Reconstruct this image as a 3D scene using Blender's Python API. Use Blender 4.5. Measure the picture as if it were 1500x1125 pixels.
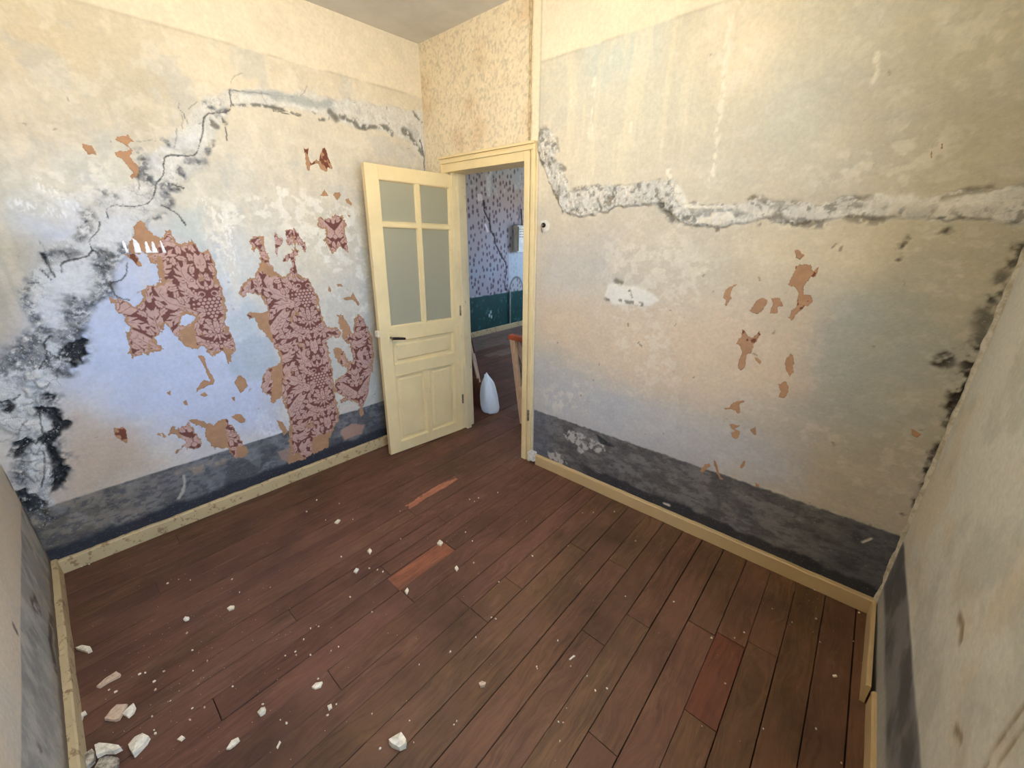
import bpy, bmesh, math, random
import numpy as np
from mathutils import Vector, Matrix, noise as mnoise

random.seed(7)
scene = bpy.context.scene
for o in list(bpy.data.objects):
    bpy.data.objects.remove(o)
COL = scene.collection

# ---------------------------------------------------------------- camera
CAM = np.array([0.0, 0.0, 1.6])
FPX = 585.739
FW = np.array([-0.6160, 0.7053, -0.3509])
FW = FW / np.linalg.norm(FW)
RT = np.array([0.7533, 0.6577, 0.0012])
RT = RT - FW * (RT @ FW)
RT = RT / np.linalg.norm(RT)
UP = np.cross(RT, FW)
cd = bpy.data.cameras.new('camera')
cam = bpy.data.objects.new('camera', cd)
COL.objects.link(cam)
cd.sensor_width = 36.0
cd.lens = FPX * 36.0 / 1500.0
cd.clip_start = 0.02
M = Matrix.Identity(4)
for i in range(3):
    M[i][0] = RT[i]; M[i][1] = UP[i]; M[i][2] = -FW[i]; M[i][3] = CAM[i]
cam.matrix_world = M
scene.camera = cam

# ---------------------------------------------------------------- light
world = bpy.data.worlds.new('world'); scene.world = world
world.use_nodes = True
bg = world.node_tree.nodes['Background']
bg.inputs[0].default_value = (0.46, 0.66, 1.0, 1)
bg.inputs[1].default_value = 20.0
sun = bpy.data.lights.new('sun', 'SUN'); sun.energy = 95.0; sun.angle = 0.01; sun.color = (1.0, 0.94, 0.84)
so = bpy.data.objects.new('sun', sun); COL.objects.link(so)
sd_ = Vector((0.62, 0.35, -0.9)).normalized()          # from over the roof, away from both windows
so.rotation_euler = sd_.to_track_quat('-Z', 'Y').to_euler()
lamp = bpy.data.lights.new('added_bulb_light', 'POINT'); lamp.energy = 31.0; lamp.color = (1.0, 0.965, 0.91); lamp.shadow_soft_size = 0.12  # unseen ceiling bulb, added for warm light in the room
lo = bpy.data.objects.new('added_bulb_light', lamp); COL.objects.link(lo); lo.location = (-1.3, 0.8, 2.40)
scene.view_settings.view_transform = 'Standard'
scene.view_settings.look = 'None'
scene.view_settings.gamma = 1.0
scene.view_settings.use_curve_mapping = False
scene.view_settings.exposure = 0.0

# ---------------------------------------------------------------- helpers
def lin(c):
    c = np.asarray(c, float) / 255.0
    return np.where(c <= 0.04045, c / 12.92, ((c + 0.055) / 1.055) ** 2.4)

def ray(x, y):
    return RT * (x - 750) / FPX + UP * (562.5 - y) / FPX + FW

def floor_pt(x, y, z=0.0):
    d = ray(x, y); t = (z - 1.6) / d[2]
    return CAM + d * t

WALLS = {  # inward origin (2D), direction of u, inward normal : plane through each measured base line
    'L': (np.array([-2.7330, -0.3373]), None),
    'R': (np.array([-2.6483, 2.0740]), None),
    'A': (np.array([-2.7330, -0.3373]), None),
    'B': (np.array([0.3703, -0.3309]), None),
    'F': (np.array([-4.75, 4.0]), None),
}
ENDS = {'L': np.array([-2.6483, 2.0740]), 'R': np.array([0.3503, 2.0740]), 'A': np.array([0.3703, -0.3309]),
        'B': np.array([0.3503, 2.0740]), 'F': np.array([-4.75, 6.9])}
INW = {'L': 1, 'R': 1, 'A': -1, 'B': -1, 'F': 1}
def wall_frame(k):
    a = WALLS[k][0]; b = ENDS[k]
    L = np.linalg.norm(b - a); t = (b - a) / L
    n = np.array([t[1], -t[0]]) * INW[k]
    return a, t, n, L

def px2uv(k, x, y, off=0.0):
    a, t, n, L = wall_frame(k)
    d = ray(x, y)
    s = ((a + n * off - CAM[:2]) @ n) / (d[:2] @ n)
    P = CAM + d * s
    return np.array([(P[:2] - a) @ t, P[2]])

def uvs(k, pts):
    return np.array([px2uv(k, *p) for p in pts])

def _h(ix, iy, s):
    h = (ix.astype(np.int64) * 374761393 + iy.astype(np.int64) * 668265263 + int(s) * 2147483647) & 0xFFFFFFFF
    h = ((h ^ (h >> 13)) * 1274126177) & 0xFFFFFFFF
    h = (h ^ (h >> 16)) & 0xFFFF
    return h / 65535.0

def vn(x, y, s):
    xi = np.floor(x); yi = np.floor(y); fx = x - xi; fy = y - yi
    fx = fx * fx * (3 - 2 * fx); fy = fy * fy * (3 - 2 * fy)
    a = _h(xi, yi, s); b = _h(xi + 1, yi, s); c = _h(xi, yi + 1, s); d = _h(xi + 1, yi + 1, s)
    return (a * (1 - fx) + b * fx) * (1 - fy) + (c * (1 - fx) + d * fx) * fy

def fbm(x, y, sc, octv, s):
    """0..1 noise, feature size 1/sc metres"""
    r = 0; w = 0; a = 1.0
    for i in range(octv):
        r = r + a * vn(x * sc + 17.3 * i, y * sc - 9.1 * i, s + i * 31); w += a; a *= 0.55; sc *= 2.03
    return r / w

def sm(a, b, x):
    t = np.clip((x - a) / (b - a), 0, 1); return t * t * (3 - 2 * t)

def seg_d(U, V, P, closed=False, rad=None):
    best = np.full(U.shape, 1e9)
    n = len(P)
    for i in range(n if closed else n - 1):
        a = P[i]; b = P[(i + 1) % n]; d = b - a; l2 = max(d @ d, 1e-12)
        t = np.clip(((U - a[0]) * d[0] + (V - a[1]) * d[1]) / l2, 0, 1)
        q = np.hypot(U - a[0] - t * d[0], V - a[1] - t * d[1])
        if rad is not None:
            q = q - (rad[i] * (1 - t) + rad[(i + 1) % n] * t)
        best = np.minimum(best, q)
    return best

def poly_sd(U, V, P):
    """signed distance, negative inside"""
    d = seg_d(U, V, P, True)
    ins = np.zeros(U.shape, bool)
    n = len(P)
    for i in range(n):
        a = P[i]; b = P[(i + 1) % n]
        if a[1] == b[1]:
            continue
        c = ((a[1] > V) != (b[1] > V)) & (U < (b[0] - a[0]) * (V - a[1]) / (b[1] - a[1]) + a[0])
        ins ^= c
    return np.where(ins, -d, d)

def tag(o, label=None, cat=None, group=None, kind=None):
    if label: o['label'] = label
    if cat: o['category'] = cat
    if group: o['group'] = group
    if kind: o['kind'] = kind
    return o

def link(o, parent=None):
    COL.objects.link(o)
    if parent is not None:
        o.parent = parent
    return o

def mesh_obj(name, verts, faces, mat=None, parent=None, smooth=False):
    me = bpy.data.meshes.new(name)
    me.from_pydata([tuple(map(float, v)) for v in verts], [], faces)
    me.update()
    if mat: me.materials.append(mat)
    if smooth:
        me.polygons.foreach_set('use_smooth', [True] * len(me.polygons))
    return link(bpy.data.objects.new(name, me), parent)

def grid_mesh(name, P, C, keep, mat, parent=None, smooth=True, A=None):
    """P (h,w,3) points, C (h,w,3) linear colour or None, keep (h-1,w-1) bool"""
    h, w = P.shape[:2]
    idx = np.arange(h * w).reshape(h, w)
    q = np.stack([idx[:-1, :-1], idx[:-1, 1:], idx[1:, 1:], idx[1:, :-1]], -1)[keep]
    used = np.unique(q); rm = np.full(h * w, -1); rm[used] = np.arange(len(used)); q = rm[q]
    v = P.reshape(-1, 3)[used].astype(np.float32)
    me = bpy.data.meshes.new(name)
    me.vertices.add(len(v)); me.vertices.foreach_set('co', v.ravel())
    me.loops.add(q.size); me.loops.foreach_set('vertex_index', q.ravel().astype(np.int32))
    me.polygons.add(len(q))
    me.polygons.foreach_set('loop_start', np.arange(0, q.size, 4, dtype=np.int32))
    me.polygons.foreach_set('loop_total', np.full(len(q), 4, dtype=np.int32))
    if smooth:
        me.polygons.foreach_set('use_smooth', np.ones(len(q), dtype=bool))
    me.update(calc_edges=True)
    if C is not None:
        at = me.color_attributes.new('Col', 'FLOAT_COLOR', 'POINT')
        c4 = np.ones((len(v), 4), np.float32); c4[:, :3] = C.reshape(-1, 3)[used]; c4[:, 3] = 0.0 if A is None else A.ravel()[used]
        at.data.foreach_set('color', c4.ravel())
    me.materials.append(mat)
    return link(bpy.data.objects.new(name, me), parent)

class MB:
    def __init__(s): s.v = []; s.f = []
    def box(s, x0, x1, y0, y1, z0, z1):
        n = len(s.v)
        s.v += [(x, y, z) for z in (z0, z1) for y in (y0, y1) for x in (x0, x1)]
        s.f += [tuple(n + i for i in q) for q in ((0, 2, 3, 1), (4, 5, 7, 6), (0, 1, 5, 4), (2, 6, 7, 3), (0, 4, 6, 2), (1, 3, 7, 5))]
        return s
    def frustum(s, r0, r1, a, b, ax=0):
        """r = (u0,u1,v0,v1) rectangles at depth a and b along axis ax"""
        n = len(s.v)
        for r, d in ((r0, a), (r1, b)):
            for v in (r[2], r[3]):
                for u in (r[0], r[1]):
                    s.v.append((d, u, v) if ax == 0 else ((u, d, v) if ax == 1 else (u, v, d)))
        s.f += [tuple(n + i for i in q) for q in ((0, 2, 3, 1), (4, 5, 7, 6), (0, 1, 5, 4), (2, 6, 7, 3), (0, 4, 6, 2), (1, 3, 7, 5))]
        return s
    def tube(s, pts, r, seg=10):
        pts = [Vector(p) for p in pts]; n0 = len(s.v)
        for i, p in enumerate(pts):
            d = (pts[min(i + 1, len(pts) - 1)] - pts[max(i - 1, 0)]).normalized()
            a = d.orthogonal().normalized() if i == 0 else (a - d * a.dot(d)).normalized()
            b = d.cross(a); rr = r[i] if isinstance(r, (list, tuple)) else r
            for k in range(seg):
                t = 2 * math.pi * k / seg
                s.v.append(tuple(p + (a * math.cos(t) + b * math.sin(t)) * rr))
        for i in range(len(pts) - 1):
            for k in range(seg):
                q = n0 + i * seg
                s.f.append((q + k, q + (k + 1) % seg, q + seg + (k + 1) % seg, q + seg + k))
        s.f.append(tuple(n0 + k for k in reversed(range(seg))))
        s.f.append(tuple(n0 + (len(pts) - 1) * seg + k for k in range(seg)))
        return s
    def obj(s, name, mat, parent=None, bevel=0.0, smooth=False):
        o = mesh_obj(name, s.v, s.f, mat, parent, smooth)
        bm = bmesh.new(); bm.from_mesh(o.data)
        bmesh.ops.recalc_face_normals(bm, faces=bm.faces)
        if bevel > 0:
            bmesh.ops.bevel(bm, geom=[e for e in bm.edges], offset=bevel, segments=1, affect='EDGES')
        bm.to_mesh(o.data); bm.free()
        return o

def empty(name, loc=(0, 0, 0), rz=0.0):
    o = bpy.data.objects.new(name, None); COL.objects.link(o)
    o.location = loc; o.rotation_euler = (0, 0, rz); o.empty_display_size = 0.1
    return o

# ---------------------------------------------------------------- materials
def new_mat(name):
    m = bpy.data.materials.new(name); m.use_nodes = True
    nt = m.node_tree; b = nt.nodes['Principled BSDF']
    return m, nt, b

def nd(nt, t, **kw):
    n = nt.nodes.new(t)
    for k, v in kw.items():
        if k == 'inp':
            for a, b in v.items(): n.inputs[a].default_value = b
        else:
            setattr(n, k, v)
    return n

def noise_node(nt, vec, scale, detail=4, rough=0.55):
    n = nd(nt, 'ShaderNodeTexNoise'); n.inputs['Scale'].default_value = scale
    n.inputs['Detail'].default_value = detail; n.inputs['Roughness'].default_value = rough
    if vec is not None: nt.links.new(vec, n.inputs['Vector'])
    return n.outputs['Fac']

def mapr(nt, v, a, b, c, d):
    n = nd(nt, 'ShaderNodeMapRange'); nt.links.new(v, n.inputs[0])
    for i, x in zip((1, 2, 3, 4), (a, b, c, d)): n.inputs[i].default_value = x
    return n.outputs[0]

def mixc(nt, fac, a, b, mode='MIX'):
    n = nd(nt, 'ShaderNodeMix'); n.data_type = 'RGBA'; n.blend_type = mode
    for sock, v in ((n.inputs[0], fac), (n.inputs[6], a), (n.inputs[7], b)):
        if isinstance(v, bpy.types.NodeSocket): nt.links.new(v, sock)
        elif isinstance(v, (int, float)): sock.default_value = v
        else: sock.default_value = (*v, 1) if len(v) == 3 else v
    return n.outputs[2]

def bump(nt, b, h, strength, dist=0.002):
    n = nd(nt, 'ShaderNodeBump'); n.inputs['Strength'].default_value = strength; n.inputs['Distance'].default_value = dist
    nt.links.new(h, n.inputs['Height']); nt.links.new(n.outputs[0], b.inputs['Normal'])

def gpos(nt, sx=1, sy=1, sz=1):
    g = nd(nt, 'ShaderNodeNewGeometry'); m = nd(nt, 'ShaderNodeMapping')
    m.inputs['Scale'].default_value = (sx, sy, sz)
    nt.links.new(g.outputs['Position'], m.inputs['Vector'])
    return m.outputs[0]

def painted_mat(name, rough=0.6, mott=0.12, b1=0.25, flecks=1.0):
    m, nt, b = new_mat(name)
    at = nd(nt, 'ShaderNodeVertexColor'); at.layer_name = 'Col'
    p = gpos(nt)
    f1 = mapr(nt, noise_node(nt, p, 55, 4, 0.65), 0.3, 0.7, 1 - mott, 1 + mott * 0.5)
    f2 = mapr(nt, noise_node(nt, p, 9, 3, 0.6), 0.3, 0.7, 1 - mott * 0.5, 1 + mott * 0.3)
    c = mixc(nt, 1.0, at.outputs[0], f1, 'MULTIPLY'); c = mixc(nt, 1.0, c, f2, 'MULTIPLY')
    # brushed pale flecks and fine scratches all over
    fl_ = mapr(nt, noise_node(nt, gpos(nt, 1, 1, 2.2), 70, 5, 0.75), 0.60, 0.66, 0, 0.22 * flecks)
    c = mixc(nt, fl_, c, (0.78, 0.74, 0.64))
    sc2 = mapr(nt, noise_node(nt, gpos(nt, 3.5, 3.5, 0.5), 60, 4, 0.7), 0.62, 0.68, 0, 0.16 * flecks)
    c = mixc(nt, sc2, c, (0.30, 0.27, 0.22))
    # bare plaster (alpha of the colour attribute): cracks and soot in the lumps
    al = at.outputs[1]
    wz = nd(nt, 'ShaderNodeTexNoise'); wz.inputs['Scale'].default_value = 22; wz.inputs['Detail'].default_value = 4; nt.links.new(p, wz.inputs['Vector'])
    wmx = nd(nt, 'ShaderNodeMix'); wmx.data_type = 'VECTOR'; wmx.inputs[0].default_value = 0.06
    nt.links.new(p, wmx.inputs[4]); nt.links.new(wz.outputs['Color'], wmx.inputs[5])
    vo = nd(nt, 'ShaderNodeTexVoronoi'); vo.feature = 'DISTANCE_TO_EDGE'; vo.inputs['Scale'].default_value = 17
    nt.links.new(wmx.outputs[1], vo.inputs['Vector'])
    ck = mapr(nt, vo.outputs['Distance'], 0.0, 0.028, 1, 0)
    ckm = mapr(nt, noise_node(nt, p, 8, 4), 0.46, 0.60, 0, 1)
    def mul(a_, b_):
        k_ = nd(nt, 'ShaderNodeMath'); k_.operation = 'MULTIPLY'
        nt.links.new(a_, k_.inputs[0])
        if isinstance(b_, float): k_.inputs[1].default_value = b_
        else: nt.links.new(b_, k_.inputs[1])
        return k_.outputs[0]
    c = mixc(nt, mul(mul(mul(ck, ckm), al), 0.75), c, (0.035, 0.035, 0.035))
    st_ = mapr(nt, noise_node(nt, p, 46, 5, 0.75), 0.54, 0.64, 0, 0.36)
    c = mixc(nt, mul(st_, al), c, (0.14, 0.14, 0.135))
    wt = mapr(nt, noise_node(nt, gpos(nt, 1.3, 1.3, 0.8), 75, 4, 0.75), 0.57, 0.63, 0, 0.55)
    c = mixc(nt, mul(wt, al), c, (0.72, 0.71, 0.66))
    nt.links.new(c, b.inputs['Base Color'])
    b.inputs['Roughness'].default_value = rough
    b.inputs['Specular IOR Level'].default_value = 0.35
    h = nd(nt, 'ShaderNodeMath'); h.operation = 'ADD'
    nt.links.new(noise_node(nt, p, 130, 2, 0.7), h.inputs[0])
    k = nd(nt, 'ShaderNodeMath'); k.operation = 'MULTIPLY'; k.inputs[1].default_value = 5.0
    nt.links.new(noise_node(nt, p, 14, 3, 0.5), k.inputs[0]); nt.links.new(k.outputs[0], h.inputs[1])
    h2 = nd(nt, 'ShaderNodeMath'); h2.operation = 'ADD'
    nt.links.new(h.outputs[0], h2.inputs[0]); nt.links.new(mul(mul(noise_node(nt, gpos(nt, 1.2, 1.2, 0.9), 48, 3, 0.75), al), 16.0), h2.inputs[1])
    bump(nt, b, h2.outputs[0], b1, 0.0022)
    return m

def plain_mat(name, c1, c2, scale=20, rough=0.5, bmp=0.15, lo_=0.42, hi=0.62, metallic=0.0, stretch=(1, 1, 1)):
    """two-tone worn surface (colours in sRGB 0..255)"""
    m, nt, b = new_mat(name)
    p = gpos(nt, *stretch)
    n = noise_node(nt, p, scale, 6, 0.65)
    c = mixc(nt, mapr(nt, n, lo_, hi, 0, 1), tuple(lin(c1)), tuple(lin(c2)))
    nt.links.new(c, b.inputs['Base Color']); b.inputs['Roughness'].default_value = rough
    b.inputs['Metallic'].default_value = metallic
    bump(nt, b, noise_node(nt, p, scale * 4, 3, 0.6), bmp, 0.001)
    return m

def chipped_mat(name, paint, chip, dirt, rough=0.42, amt=0.68, scale=18):
    """gloss paint with chips through to `chip` and dirt specks"""
    m, nt, b = new_mat(name)
    p = gpos(nt)
    base = mixc(nt, mapr(nt, noise_node(nt, p, 6, 4), 0.35, 0.7, 0, 0.35), tuple(lin(paint)), tuple(lin([x * 0.86 for x in paint])))
    sp = mapr(nt, noise_node(nt, p, scale, 8, 0.75), amt, amt + 0.03, 0, 1)
    c = mixc(nt, sp, base, tuple(lin(chip)))
    ds = mapr(nt, noise_node(nt, gpos(nt, 1, 1, 0.6), scale * 5, 3, 0.6), 0.7, 0.76, 0, 0.8)
    c = mixc(nt, ds, c, tuple(lin(dirt)))
    nt.links.new(c, b.inputs['Base Color']); b.inputs['Roughness'].default_value = rough
    bump(nt, b, noise_node(nt, p, 60, 5, 0.7), 0.18, 0.0015)
    return m

def paper_mat(name, rough, mott, b1, _f):
    m, nt, b = new_mat(name)
    at = nd(nt, 'ShaderNodeVertexColor'); at.layer_name = 'Col'; p = gpos(nt)
    c = mixc(nt, 1.0, at.outputs[0], mapr(nt, noise_node(nt, p, 60, 4, 0.65), 0.3, 0.7, 1 - mott, 1 + mott * 0.5), 'MULTIPLY')
    nt.links.new(c, b.inputs['Base Color']); b.inputs['Roughness'].default_value = rough
    b.inputs['Specular IOR Level'].default_value = 0.35
    bump(nt, b, noise_node(nt, p, 130, 3, 0.6), b1, 0.002)
    return m
M_WALL = painted_mat('old_wall_paint', 0.62, 0.10, 0.30)
M_PAPER = paper_mat('wallpaper_print', 0.7, 0.08, 0.12, 0.4)
M_WALL_SMOOTH = paper_mat('old_wall_paint_smooth', 0.62, 0.12, 0.3, 0)
M_CREAM = chipped_mat('cream_gloss_paint', (234, 212, 160), (196, 170, 120), (92, 66, 40))
M_JAMB = chipped_mat('jamb_paint', (226, 210, 168), (180, 155, 112), (84, 62, 40), amt=0.63, scale=26)
M_SKIRT = chipped_mat('baseboard_paint', (198, 176, 132), (150, 124, 88), (84, 64, 44), rough=0.6, amt=0.55, scale=20)
M_SKIRT2 = chipped_mat('baseboard_paint_cleaner', (200, 172, 124), (150, 124, 88), (96, 76, 52), rough=0.6, amt=0.68, scale=20)
M_DARKWOOD = plain_mat('dark_wood', (70, 38, 28), (110, 62, 42), 9, 0.55, 0.3, stretch=(6, 6, 1))
M_LIGHTWOOD = plain_mat('light_wood', (216, 192, 172), (196, 164, 140), 9, 0.6, 0.2, stretch=(6, 6, 1))
M_ORANGEWOOD = plain_mat('orange_painted_wood', (190, 96, 64), (150, 72, 50), 14, 0.5, 0.3)
M_BLACK = plain_mat('black_lever', (22, 16, 14), (36, 26, 22), 30, 0.35, 0.1)
M_METAL = plain_mat('old_steel', (150, 140, 120), (100, 90, 76), 40, 0.45, 0.2, metallic=0.6)
M_WHITEPL = plain_mat('white_plaster_chip', (238, 228, 204), (206, 194, 170), 60, 0.85, 0.5)
M_TANPL = plain_mat('tan_plaster_chip', (214, 186, 158), (188, 160, 132), 60, 0.85, 0.5)
M_GREYPL = plain_mat('grey_plaster_chip', (190, 180, 160), (120, 108, 92), 70, 0.85, 0.6)
M_WHITEPAPER = plain_mat('torn_white_paper', (240, 240, 240), (225, 226, 230), 50, 0.8, 0.1)
M_PLASTIC = plain_mat('white_plastic', (225, 222, 214), (190, 186, 178), 30, 0.5, 0.1)
M_BAG, nt, b = new_mat('bag_film')
b.inputs['Base Color'].default_value = (0.70, 0.80, 0.92, 1); b.inputs['Roughness'].default_value = 0.32
b.inputs['Subsurface Weight'].default_value = 0.25; b.inputs['Subsurface Radius'].default_value = (0.02, 0.02, 0.02)
bump(nt, b, noise_node(nt, gpos(nt, 1, 1, 0.7), 34, 4, 0.6), 0.6, 0.006)
M_CEIL = plain_mat('ceiling_paint', (206, 202, 196), (196, 192, 186), 4, 0.55, 0.1)
M_GROUND = plain_mat('sunlit_yard', (216, 200, 172), (196, 178, 150), 2, 0.9, 0.1)
# frosted glass
M_GLASS, nt, b = new_mat('frosted_glass')
b.inputs['Base Color'].default_value = (0.52, 0.49, 0.34, 1); b.inputs['Roughness'].default_value = 0.5
b.inputs['Transmission Weight'].default_value = 0.35; b.inputs['IOR'].default_value = 1.35
bump(nt, b, noise_node(nt, gpos(nt), 160, 3, 0.6), 0.25, 0.001)

# worn floor boards: object colour sets each plank's own tone
M_FLOOR, nt, b = new_mat('worn_floor_paint')
oi = nd(nt, 'ShaderNodeObjectInfo')
geo = nd(nt, 'ShaderNodeNewGeometry')
off = nd(nt, 'ShaderNodeVectorMath'); off.operation = 'ADD'
sc_ = nd(nt, 'ShaderNodeVectorMath'); sc_.operation = 'SCALE'; sc_.inputs['Scale'].default_value = 9.0
cmb = nd(nt, 'ShaderNodeCombineXYZ')
nt.links.new(oi.outputs['Random'], cmb.inputs[0]); nt.links.new(oi.outputs['Random'], cmb.inputs[2])
nt.links.new(cmb.outputs[0], sc_.inputs[0])
nt.links.new(geo.outputs['Position'], off.inputs[0]); nt.links.new(sc_.outputs[0], off.inputs[1])
def fmap(sx, sy, sz):
    m_ = nd(nt, 'ShaderNodeMapping'); m_.inputs['Scale'].default_value = (sx, sy, sz); nt.links.new(off.outputs[0], m_.inputs['Vector']); return m_.outputs[0]
warp = noise_node(nt, fmap(4, 1.3, 1), 2.2, 3, 0.5)
wv = nd(nt, 'ShaderNodeVectorMath'); wv.operation = 'SCALE'; wv.inputs['Scale'].default_value = 1.0
addw = nd(nt, 'ShaderNodeCombineXYZ'); wm = nd(nt, 'ShaderNodeMath'); wm.operation = 'MULTIPLY'; wm.inputs[1].default_value = 1.9
nt.links.new(warp, wm.inputs[0]); nt.links.new(wm.outputs[0], addw.inputs[0])
gv = nd(nt, 'ShaderNodeVectorMath'); gv.operation = 'ADD'
nt.links.new(fmap(14, 1.0, 1), gv.inputs[0]); nt.links.new(addw.outputs[0], gv.inputs[1])
grain = noise_node(nt, gv.outputs[0], 5.0, 8, 0.7)
blot = noise_node(nt, fmap(1.2, 0.7, 1), 3.2, 6, 0.62)
wear = noise_node(nt, fmap(2.5, 0.8, 1), 7.0, 7, 0.72)
c = oi.outputs['Color']
c = mixc(nt, mapr(nt, grain, 0.38, 0.66, 0.0, 0.62), c, (0.034, 0.014, 0.009))
c = mixc(nt, mapr(nt, blot, 0.42, 0.64, 0.0, 0.6), c, (0.176, 0.080, 0.050))
c = mixc(nt, mapr(nt, wear, 0.56, 0.70, 0.0, 0.5), c, (0.225, 0.120, 0.068))
c = mixc(nt, mapr(nt, noise_node(nt, geo.outputs['Position'], 2.1, 5, 0.6), 0.48, 0.68, 0.0, 0.5), c, (0.022, 0.011, 0.008))
nt.links.new(c, b.inputs['Base Color'])
nt.links.new(mapr(nt, wear, 0.3, 0.8, 0.62, 0.42), b.inputs['Roughness'])
b.inputs['Specular IOR Level'].default_value = 0.3
bump(nt, b, grain, 0.35, 0.0014)

# ---------------------------------------------------------------- wall painting
class Wall:
    def __init__(s, k, H, step):
        s.k = k; s.a, s.t, s.n, s.L = wall_frame(k)
        nu = int(round(s.L / step)); nv = int(round(H / step))
        s.u = np.linspace(0, s.L, nu + 1); s.v = np.linspace(0, H, nv + 1)
        s.U, s.V = np.meshgrid(s.u, s.v)
        s.C = np.zeros(s.U.shape + (3,)); s.D = np.zeros(s.U.shape); s.A = np.zeros(s.U.shape)   # A: bare rough plaster
        s.keep = np.ones((nv, nu), bool)
        s.jx = fbm(s.U, s.V, 45, 3, 900) - 0.5       # shared raggedness
        s.jy = fbm(s.U, s.V, 14, 4, 950) - 0.5
    def win(s, P, pad):
        u0, v0 = P.min(0) - pad; u1, v1 = P.max(0) + pad
        i0, i1 = np.searchsorted(s.u, [u0, u1]); j0, j1 = np.searchsorted(s.v, [v0, v1])
        return slice(max(j0, 0), max(j1, 0)), slice(max(i0, 0), max(i1, 0))
    def base(s, pts, power=2.6):
        """paint colour interpolated from samples (px,py,rgb)"""
        num = 0; den = 0
        for x, y, c in pts:
            q = px2uv(s.k, x, y); w = 1.0 / ((s.U - q[0]) ** 2 + (s.V - q[1]) ** 2 + 0.004) ** (power / 2)
            num = num + w[..., None] * np.array(c, float); den = den + w
        s.C = num / den[..., None]
    def mix(s, m, col, sl=None):
        col = np.array(col, float)
        if sl is None: s.C = s.C * (1 - m[..., None]) + col * m[..., None]
        else: s.C[sl] = s.C[sl] * (1 - m[..., None]) + col * m[..., None]
    def blob(s, pts, col, soft=0.01, rag=0.03, op=1.0, disp=0.0, tex=None, fine=0.0):
        P = uvs(s.k, pts); sl = s.win(P, 0.08 + soft)
        U = s.U[sl]; V = s.V[sl]
        if U.size == 0: return
        d = poly_sd(U, V, P) + rag * s.jy[sl] + fine * s.jx[sl]
        m = 1 - sm(-soft, soft, d)
        if tex: m = m * sm(tex[0], tex[1], fbm(U, V, tex[2], 5, 77))
        s.mix(m * op, col, sl)
        if disp: s.D[sl] += disp * m
    def stroke(s, pts, rpx, col, op=1.0, soft=0.6, rag=0.012, disp=0.0, tex=None, seed=5, ani=None):
        P = uvs(s.k, pts)
        mpp = np.linalg.norm(px2uv(s.k, pts[0][0] + 3, pts[0][1] + 3) - P[0]) / 4.24
        r = rpx * mpp; sl = s.win(P, r * 2.5 + 0.02)
        U = s.U[sl]; V = s.V[sl]
        if U.size == 0: return
        d = seg_d(U, V, P) + rag * s.jx[sl] + rag * s.jy[sl]
        m = 1 - sm(r * (1 - soft), r * (1 + soft) + 0.002, d)
        if tex:
            m = m * sm(tex[0], tex[1], fbm(U * (tex[3] if len(tex) > 3 else 1), V, tex[2], 5, seed))
        s.mix(m * op, col, sl)
        if disp: s.D[sl] += disp * m
    def build(s, name, mat):
        P = np.empty(s.U.shape + (3,))
        P[..., 0] = s.a[0] + s.U * s.t[0] + s.n[0] * s.D
        P[..., 1] = s.a[1] + s.U * s.t[1] + s.n[1] * s.D
        P[..., 2] = s.V
        o = grid_mesh(name, P, lin(np.clip(s.C, 0, 255)), s.keep, mat, A=s.A)
        return tag(o, kind='structure')

def scuffs(w, n, col, r, seed, region=None, op=0.8):
    rg = random.Random(seed)
    for _ in range(n):
        u = rg.uniform(0, w.L); v = rg.uniform(0.4, 2.4)
        if region and not region(u, v): continue
        a = rg.uniform(0, 3.14); l = rg.uniform(0.003, 0.02)
        P = np.array([[u, v], [u + math.cos(a) * l, v + math.sin(a) * l]])
        rr = rg.uniform(0.4, 1.0) * r; sl = w.win(P, rr * 2.5 + 0.02)
        U = w.U[sl]; V = w.V[sl]
        if U.size == 0: continue
        d = seg_d(U, V, P) + 0.012 * w.jx[sl]
        w.mix((1 - sm(rr * 0.5, rr * 1.3, d)) * op, col, sl)

H_ROOM = 2.791
H_DADO_L, H_DADO_R = 0.370, 0.424
PIC_L, PIC_R = 2.489, 2.466
CREAMTOP = (226, 214, 190)
SOOT = (64, 66, 72)
PLAST = (206, 206, 200)

# ---- left wall -------------------------------------------------------
wl = Wall('L', H_ROOM, 0.005)
wl.base([
    (60, 60, (204, 190, 160)), (200, 140, (190, 180, 156)), (60, 200, (196, 184, 160)), (330, 100, (214, 202, 176)),
    (430, 230, (202, 192, 170)), (540, 180, (214, 202, 178)), (590, 260, (200, 190, 170)), (60, 290, (196, 196, 184)),
    (30, 400, (178, 172, 150)), (20, 480, (178, 162, 138)), (130, 250, (204, 202, 188)), (340, 290, (198, 194, 178)),
    (440, 310, (206, 198, 178)), (340, 380, (206, 208, 204)), (460, 370, (212, 204, 184)), (520, 400, (204, 198, 182)),
    (150, 500, (206, 208, 212)), (250, 560, (208, 208, 212)), (340, 520, (200, 204, 208)), (150, 600, (204, 200, 196)),
    (150, 680, (196, 180, 162)), (250, 640, (206, 200, 194)), (370, 610, (206, 202, 200)), (540, 560, (186, 188, 180)), (540, 480, (200, 196, 184)),
])
U, V = wl.U, wl.V
n1 = fbm(U * 0.8, V * 1.6, 5, 5, 11); n2 = fbm(U, V, 16, 5, 12); n3 = fbm(U * 0.4, V * 3.0, 20, 4, 13)
wl.mix(sm(0.52, 0.68, n1) * 0.3, (220, 210, 188))
wl.mix(sm(0.55, 0.70, fbm(U, V, 7, 5, 21)) * 0.35, (176, 180, 178))
wl.mix(sm(0.56, 0.66, n2) * 0.28, (226, 220, 204))
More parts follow.
